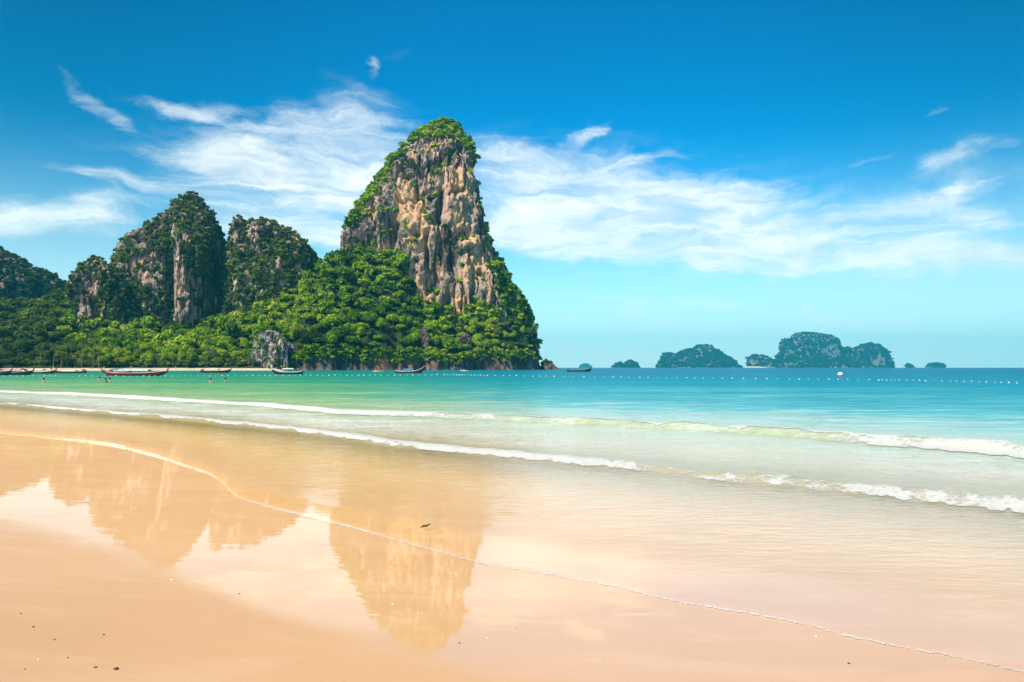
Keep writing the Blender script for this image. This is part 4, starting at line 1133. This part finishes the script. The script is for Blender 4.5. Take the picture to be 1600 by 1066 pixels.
longtail(337, 583.0, 9.6, 'maroon longtail boat with open pale roof off the end of the far beach', hull=RED, strake=RED, roof=WHITE, roof_h=.9, roof_len=.3, prow=1.2)
longtail(214, 587.3, 12.8, 'long maroon boat with violet cloth and pale green canopies moored before the beach', hull=RED, strake=PINK, roof=TEAL, roof_h=.9, roof_len=.5, prow=1.0, ribbon=PURPLE)
longtail(182, 583.6, 9.0, 'dark longtail boat half hidden behind the long maroon boat', hull=WOODD, roof=BLUE, flip=True, prow=1.4, strake=PINK, roof_h=.95)
longtail(107, 583.4, 10.5, 'low dark longtail boat in front of the pale sand strip', hull=WOODD, roof=WHITE, roof_h=.5, roof_len=.4, flip=True, prow=1.2, strake=PINK)
longtail(62, 584.6, 8.6, 'red sided longtail boat tied between two others at the bay end', hull=RED, strake=WHITE, roof=WHITE, prow=1.2, roof_h=.9)
longtail(22, 586.2, 8.8, 'longtail boat with a faded pink canopy at the bay end', hull=WOODD, strake=METAL, roof=PINK, prow=1.0, roof_h=1.1, roof_len=.55)
longtail(-12, 586.6, 8.4, 'dark longtail boat with pale teal roof cut by the picture edge', hull=WOODD, strake=METAL, roof=TEAL, prow=1.0, roof_h=1.0, roof_len=.5)
longtail(1176, 575.35, 26, 'tour boat moored by the white beach of the largest island', roof=WHITE, prow=1.2)

# ------------------------------------------------------------------ people (small, continuous skinned bodies)
def figure(name, joints, edges, radii, loc, scale=1.0, rz=0.0, label='', suit=None, **kw):
    me = bpy.data.meshes.new('body')
    me.from_pydata(joints, edges, [])
    o = bpy.data.objects.new('body', me)
    COL.objects.link(o)
    sk = o.modifiers.new('skin', 'SKIN')
    for i, r in enumerate(radii):
        me.skin_vertices[0].data[i].radius = (r, r)
    me.skin_vertices[0].data[0].use_root = True
    sb = o.modifiers.new('sub', 'SUBSURF'); sb.levels = 1; sb.render_levels = 1
    dg = bpy.context.evaluated_depsgraph_get()
    em = bpy.data.meshes.new_from_object(o.evaluated_get(dg))
    bpy.data.objects.remove(o)
    root = empty(name, loc, rz, scale, label=label, category='person', **kw)
    link('body', em, SKIN, root)
    return root
J = [(0, 0, .95), (0, 0, 1.2), (0, 0, 1.42), (0, 0, 1.52), (0, 0, 1.63), (0, 0, 1.74),
     (.19, 0, 1.40), (.25, .02, 1.12), (.24, -.06, .88), (-.19, 0, 1.40), (-.25, .02, 1.12), (-.24, -.06, .88),
     (.10, 0, .90), (.11, -.02, .50), (.12, .03, .08), (.12, -.12, .03), (-.10, 0, .90), (-.11, .02, .50), (-.12, .05, .08), (-.12, -.10, .03)]
E = [(0, 1), (1, 2), (2, 3), (3, 4), (4, 5), (2, 6), (6, 7), (7, 8), (2, 9), (9, 10), (10, 11), (0, 12), (12, 13), (13, 14), (14, 15), (0, 16), (16, 17), (17, 18), (18, 19)]
RR = [.15, .14, .15, .06, .10, .08, .07, .05, .035, .07, .05, .035, .10, .07, .05, .04, .10, .07, .05, .04]
HAIR = paint('dark_hair', (.02, .015, .012))
proto = {}
def person(px, py, label, cloth, swim=False, group=None, D=None):
    if D is None: X, Y = ground(px, py)
    else: X, Y = (px - 800) / FPX * D, D
    if 'p' not in proto:
        r = figure('person', J, E, RR, (0, 0, 0)); proto['p'] = r.children[0].data
        bpy.data.objects.remove(r.children[0]); bpy.data.objects.remove(r)
        mb = MB(); mb.ball((0, .015, 1.70), (.115, .125, .13), 2); proto['h'] = mb.mesh('hair', True); proto['h'].materials.append(HAIR)
    z = -1.28 if swim else 1.0
    root = empty('person', (float(X), float(Y), z), random.uniform(-1, 1), 1.0, label=label, category='person')
    if group: root['group'] = group
    b = bpy.data.objects.new('body', proto['p']); COL.objects.link(b); b.parent = root
    h = bpy.data.objects.new('hair', proto['h']); COL.objects.link(h); h.parent = root
    mb = MB()
    mb.tube([(0, 0, .80), (0, 0, .92), (0, 0, 1.04)], [.19, .19, .165], 12); mb.build('shorts' if not swim else 'swimwear', cloth, root, smooth=True)
    if not swim:
        mb = MB(); mb.tube([(0, 0, 1.02), (0, 0, 1.25), (0, 0, 1.42)], [.17, .18, .16], 12); mb.build('shirt', cloth, root, smooth=True)
    return root
for px, py, lab in ((68, 597.5, 'swimmer alone in front of the low dark longtail boat'), (155, 595.0, 'swimmer nearest the bow of the long maroon boat'),
                    (165, 597.8, 'swimmer in the water below the long maroon boat, closest to shore'), (171, 596.5, 'swimmer beside the closest of the three swimmers'),
                    (329, 598, 'swimmer facing the maroon boat, the one farther from the tower'), (352, 597.2, 'swimmer in front of the stern ribbon of the maroon boat')):
    person(px, py, lab, RED, swim=True)
BP = [(84, 'white'), (143, 'red'), (163, 'white'), (275, 'white'), (292, 'blue'), (205, 'white'), (241, 'red'), (118, 'dark')]
cl = {'white': WHITE, 'red': RED, 'blue': BLUE, 'dark': METAL}
bl = {84: 'person in white standing on the pale sand behind the low dark boat', 143: 'person in red standing on the sand strip near the boat bow', 163: 'person in white standing behind the boat bow on the beach',
      275: 'person in white walking on the sand past the long maroon boat', 292: 'person in blue on the sand strip toward the maroon boat', 205: 'person in white on the beach behind the violet cloth',
      241: 'person in red on the beach behind the pale green canopy', 118: 'person in dark clothes on the sand behind the white roof'}
for px, c in BP:
    r_ = person(px, 579, bl[px], cl[c], D=float(Dsh(np.array([float(px)]))[0]) - 4)

# ---- kayaks
def kayak(px, py, label, col, n=2):
    X, Y = ground(px, py)
    root = empty('kayak', (float(X), float(Y), .05), random.uniform(-.3, .3), label=label, category='kayak')
    mb = MB(); V = []; F = []
    for i in range(15):
        u = i / 14; x = (u - .5) * 4.6; b = .40 * math.sin(math.pi * (.03 + .94 * u)) ** .7; k = .28 * (abs(u - .5) * 2) ** 3
        for j in range(8):
            a = 2 * math.pi * j / 8; V.append((x, b * math.cos(a), .12 + k * .6 + .20 * math.sin(a) * (b / .4)))
    for i in range(14):
        for j in range(8): F.append((i * 8 + j, (i + 1) * 8 + j, (i + 1) * 8 + (j + 1) % 8, i * 8 + (j + 1) % 8))
    F += [tuple(range(8))[::-1], tuple(14 * 8 + j for j in range(8))]
    mb.add(V, F); mb.build('hull', col, root, smooth=True)
    mb = MB(); mb.tube([(.1, -1.0, .75), (.1, 1.0, .95)], .03, 6); mb.box((.1, -1.1, .74), (.05, .4, .2)); mb.box((.1, 1.1, .96), (.05, .4, .2)); mb.build('paddle', WHITE, root)
    for k in range(n):
        pj = [(0, 0, .2), (0, 0, .5), (0, 0, .68), (0, 0, .78), (0, 0, .9), (.02, 0, 1.0), (.2, .22, .62), (.4, .2, .5), (.2, -.22, .62), (.4, -.2, .5), (.3, .12, .3), (.7, .12, .22), (.3, -.12, .3), (.7, -.12, .22)]
        pe = [(0, 1), (1, 2), (2, 3), (3, 4), (4, 5), (2, 6), (6, 7), (2, 8), (8, 9), (0, 10), (10, 11), (0, 12), (12, 13)]
        pr = [.15, .14, .14, .06, .10, .08, .06, .04, .06, .04, .09, .06, .09, .06]
        xo = (k - (n - 1) / 2) * 1.5
        rr = figure('person', pj, pe, pr, (float(X) + xo, float(Y), .05), label='paddler in a life vest in the %s of the %s' % (('stern', 'bow')[k], ' '.join(label.split()[:2])))
        mb = MB(); mb.tube([(0, 0, .3), (0, 0, .5), (0, 0, .68)], [.18, .2, .17], 10); mb.build('life_vest', (WHITE, RIB)[k % 2], rr, smooth=True)
        mb = MB(); mb.ball((0, .0, .96), (.11, .12, .12), 1); mb.build('hair', HAIR, rr, smooth=True)
kayak(590, 581.2, 'orange kayak between the mast boat and the blue canopy boat', YEL, 2)
kayak(725, 580.0, 'white kayak under the dark rocks below the tall tower', WHITE, 1)

# ------------------------------------------------------------------ swimming-area floats
mbf = MB(); mbf.ball((0, 0, .05), (.24, .24, .2), 2); FM = mbf.mesh('float', True); FM.materials.append(WHITE)
xsF = []
x = -6.0
line = ([(-20, 588.2), (300, 588.2), (480, 587.2), (700, 586.3), (900, 589.4), (1100, 591.2), (1310, 593.6), (1430, 594.8), (1600, 599.5)])
spacing = lambda x: (9.5 if x < 690 else 5.0 if x < 760 else 11.5 if x < 860 else 14.5 if x < 1100 else 17 if x < 1360 else 6.0 if x < 1400 else 11.5)
while x < 1612:
    xsF.append(x); x += spacing(x) * random.uniform(.82, 1.18)
for x in xsF:
    y = np.interp(x, [p[0] for p in line], [p[1] for p in line]) + random.uniform(-.35, .35)
    X, Y = ground(x, y)
    o = bpy.data.objects.new('float', FM); COL.objects.link(o); o.location = (float(X), float(Y), .02)
    s = float(np.clip(Y / 120, .75, 1.5)) * random.uniform(.30, .62); o.scale = (s, s, s)
    o['label'] = 'small white float on the swimming area rope'; o['category'] = 'float'; o['group'] = 'white floats strung along the swimming area rope'
X, Y = ground(1313, 588)
root = empty('buoy', (float(X), float(Y), 0), label='larger white and red mooring buoy beyond the line of floats', category='buoy')
mb = MB(); mb.ball((0, 0, .35), (.55, .55, .5), 2); mb.build('ball', WHITE, root, smooth=True)
mb = MB(); mb.tube([(0, 0, .02), (0, 0, .12), (0, 0, .22)], [.5, .56, .57], 16); mb.build('band', RIB, root)
mb = MB(); mb.tube([(0, 0, .8), (0, 0, 1.05)], .05, 6); mb.build('mooring_ring', METAL, root)

# ------------------------------------------------------------------ coconut palms behind the far beach
M_PALM = leaf_material('palm_fronds', [(.03, .07, .015), (.07, .13, .02), (.14, .19, .03), (.2, .22, .05)])
def frond_mesh(seed):
    Rr = random.Random(seed); V = []; F = []
    for k in range(15):
        a = 2 * math.pi * k / 15 + Rr.uniform(-.2, .2); el_ = Rr.uniform(-.1, 1.1); Lf = Rr.uniform(3.2, 4.4)
        p = Vector((0, 0, 0)); d = Vector((math.cos(a) * math.cos(el_), math.sin(a) * math.cos(el_), math.sin(el_)))
        sd_ = Vector((-math.sin(a), math.cos(a), 0))
        prev = None
        for i in range(8):
            q = p + d * (Lf / 8)
            d = (d + Vector((0, 0, -.21))).normalized()
            for s in (-1, 1):
                wdt = .75 * math.sin(math.pi * (i + 1) / 9) + .1
                b = len(V)
                V += [tuple(p), tuple(p + (q - p) * .45), tuple(p + (q - p) * .6 + sd_ * s * wdt + Vector((0, 0, -.35 * wdt)) + d * .3)]
                F.append((b, b + 1, b + 2))
                b = len(V)
                V += [tuple(p + (q - p) * .5), tuple(p + (q - p) * .95), tuple(p + (q - p) * 1.1 + sd_ * s * wdt + Vector((0, 0, -.35 * wdt)) + d * .3)]
                F.append((b, b + 1, b + 2))
            p = q
    me = bpy.data.meshes.new('fronds'); me.from_pydata(V, [], F); me.materials.append(M_PALM)
    return me
FR = [frond_mesh(i) for i in range(3)]
PALMS = [(96, 548), (104, 540), (112, 534), (121, 545), (130, 530), (138, 538), (147, 528), (155, 541), (84, 545), (168, 540), (128, 552), (144, 550), (72, 552), (105, 556)]
for i, (px, py) in enumerate(PALMS):
    D_ = float(Dsh(np.array([float(px)]))[0]) + random.uniform(-2, 6)
    X, Y, Z = at(px, py, D_)
    root = empty('coconut_palm', (float(X), D_, 1.2), random.uniform(0, 6), label='coconut palm with drooping fronds behind the far beach below the limestone stub', category='palm tree', group='coconut palms behind the far beach')
    hgt = float(Z) - 1.2; ln_ = random.uniform(-1.5, 1.5)
    mb = MB(); mb.tube([(ln_ * (k / 5) ** 2, 0, hgt * k / 5) for k in range(6)], [.24, .19, .17, .16, .15, .14], 7); mb.build('trunk', M_BARK, root)
    c = bpy.data.objects.new('fronds', FR[i % 3]); COL.objects.link(c); c.parent = root; c.location = (ln_, 0, hgt)

# ------------------------------------------------------------------ small things on the sand
def on_sand(px, py):
    X, Y = ground(px, py)
    for _ in range(6):
        z = float(sand_z(np.array(X / Y), np.array(Y)))
        a, yy, zz = ray(px, py); k = (z - CAM_H) / zz
        X, Y = a * k, yy * k
    return float(X), float(Y), z
PEB = paint('dark_shell', (.06, .035, .025), .5); PALE = paint('pale_shell', (.75, .62, .45), .5)
def pebble(px, py, wpx, label, m, name='pebble', tall=.5):
    X, Y, z = on_sand(px, py)
    r = wpx / FPX * Y / 2
    mb = MB(); mb.ball((0, 0, r * tall * .4), (r, r * .8, r * tall), 2, int(px), .12)
    mb.build(name, m, None, smooth=True, loc=(X, Y, z), label=label, category=name)
pebble(181, 1046, 8, 'largest dark shell near the bottom corner of the beach', PEB, 'shell')
pebble(149, 1043, 6, 'flat dark shell next to the largest one', PEB, 'shell', .3)
pebble(162, 992, 3.6, 'dark pebble standing apart above the two dark shells', PEB)
pebble(52, 980, 4, 'dark pebble between two others near the side of the beach', PEB)
pebble(32, 959, 3, 'dark pebble highest up the beach of the scattered ones', PEB)
pebble(84, 1000, 4.5, 'brown half buried shell amid the scattered pebbles', paint('brown_shell', (.25, .13, .08)), 'shell')
pebble(106, 1028, 3, 'tiny dark pebble below the brown half buried shell', PEB)
pebble(39, 1046, 3, 'brown pebble lowest and closest to the corner', PEB)
pebble(60, 1031, 3.5, 'pale shell bit among the dark pebbles', PALE, 'shell')
pebble(269, 906, 5, 'pale shell lying where the wet film ends', PALE, 'shell', .3)
pebble(311, 908, 3, 'small pale shell beside the flat pale one', PALE, 'shell')
pebble(374, 928, 3, 'tiny brown pebble on the shining sand', PEB)
pebble(614, 944, 4, 'white shell bit in the reflection of the tall tower', PALE, 'shell')
pebble(718, 1005, 3.4, 'dark pebble at the edge of the tower reflection', PEB)
pebble(807, 983, 2.2, 'tiny dark pebble on bright sand past the tower reflection', PEB)
pebble(761, 997, 2.5, 'tiny pale shell near the dark pebble by the reflection', PALE, 'shell')
pebble(1326, 1037, 4.5, 'lone dark pebble near the last foam line', PEB)
pebble(1275, 994, 4, 'pale shell just below the last foam line', PALE, 'shell')
# twig in the wash
X, Y = ground(665, 828)
root = empty('twig', (float(X), float(Y), .03), .25, label='short dark twig floating in the thin wash', category='twig')
k = float(Y) / FPX
mb = MB(); mb.tube([(-8 * k, 0, 0), (-3 * k, 1 * k, .012), (2 * k, 0, .014), (8 * k, 2 * k, .03)], [.004, .012, .011, .005], 7); mb.build('stem', PEB, root, smooth=True)
mb = MB(); mb.tube([(0, 0, .012), (3 * k, -2 * k, .02)], [.006, .003], 5); mb.build('side_shoot', PEB, root, smooth=True)
# fallen yellow leaf
X, Y, z = on_sand(130, 786)
root = empty('fallen_leaf', (X, Y, z + .006), .1, label='curled yellow leaf with a dark tip on the wet sand', category='leaf')
k = Y / FPX * 5.5
V = []; F = []
for i in range(9):
    u = i / 8; wv_ = .5 * math.sin(math.pi * (.06 + .9 * u)); c_ = .25 * math.sin(u * 2.6)
    V += [((u * 2 - 1) * k, -wv_ * k, (c_ + .2) * k * .5), ((u * 2 - 1) * k, 0, c_ * k * .5), ((u * 2 - 1) * k, wv_ * k, (c_ + .24) * k * .5)]
    if i:
        a = (i - 1) * 3; F += [(a, a + 3, a + 4, a + 1), (a + 1, a + 4, a + 5, a + 2)]
mb = MB(); mb.add(V, F); mb.build('blade', YEL, root, smooth=True)
mb = MB(); mb.tube([(k, 0, .1 * k), (1.6 * k, .1 * k, .05 * k)], [.1 * k, .04 * k], 5); mb.build('stalk', PEB, root)

# scattered grit of broken shell
V = []; F = []
gx = rng.uniform(-20, 1620, 260); gy = rng.uniform(860, 1075, 260)
for x_, y_ in zip(gx, gy):
    X, Y, z = on_sand(x_, y_)
    if Y > float(DP(np.array([X / Y]))[0]) - .15: continue
    r_ = rng.uniform(.35, 1.0) / FPX * Y
    a_ = rng.uniform(0, 6.28); b = len(V)
    V += [(X + r_ * math.cos(a_ + k) * rng.uniform(.6, 1.4), Y + r_ * math.sin(a_ + k) * rng.uniform(.6, 1.4), z + .0005) for k in (0, 1.6, 3.1, 4.7)] + [(X, Y, z + r_ * .7)]
    F += [(b, b + 1, b + 4), (b + 1, b + 2, b + 4), (b + 2, b + 3, b + 4), (b + 3, b, b + 4)]
me = bpy.data.meshes.new('shell_grit'); me.from_pydata(V, [], F)
link('shell_grit', me, paint('shell_grit_brown', (.24, .14, .09)), kind='stuff', label='fine scattered grit of broken shell on the beach', category='grit')
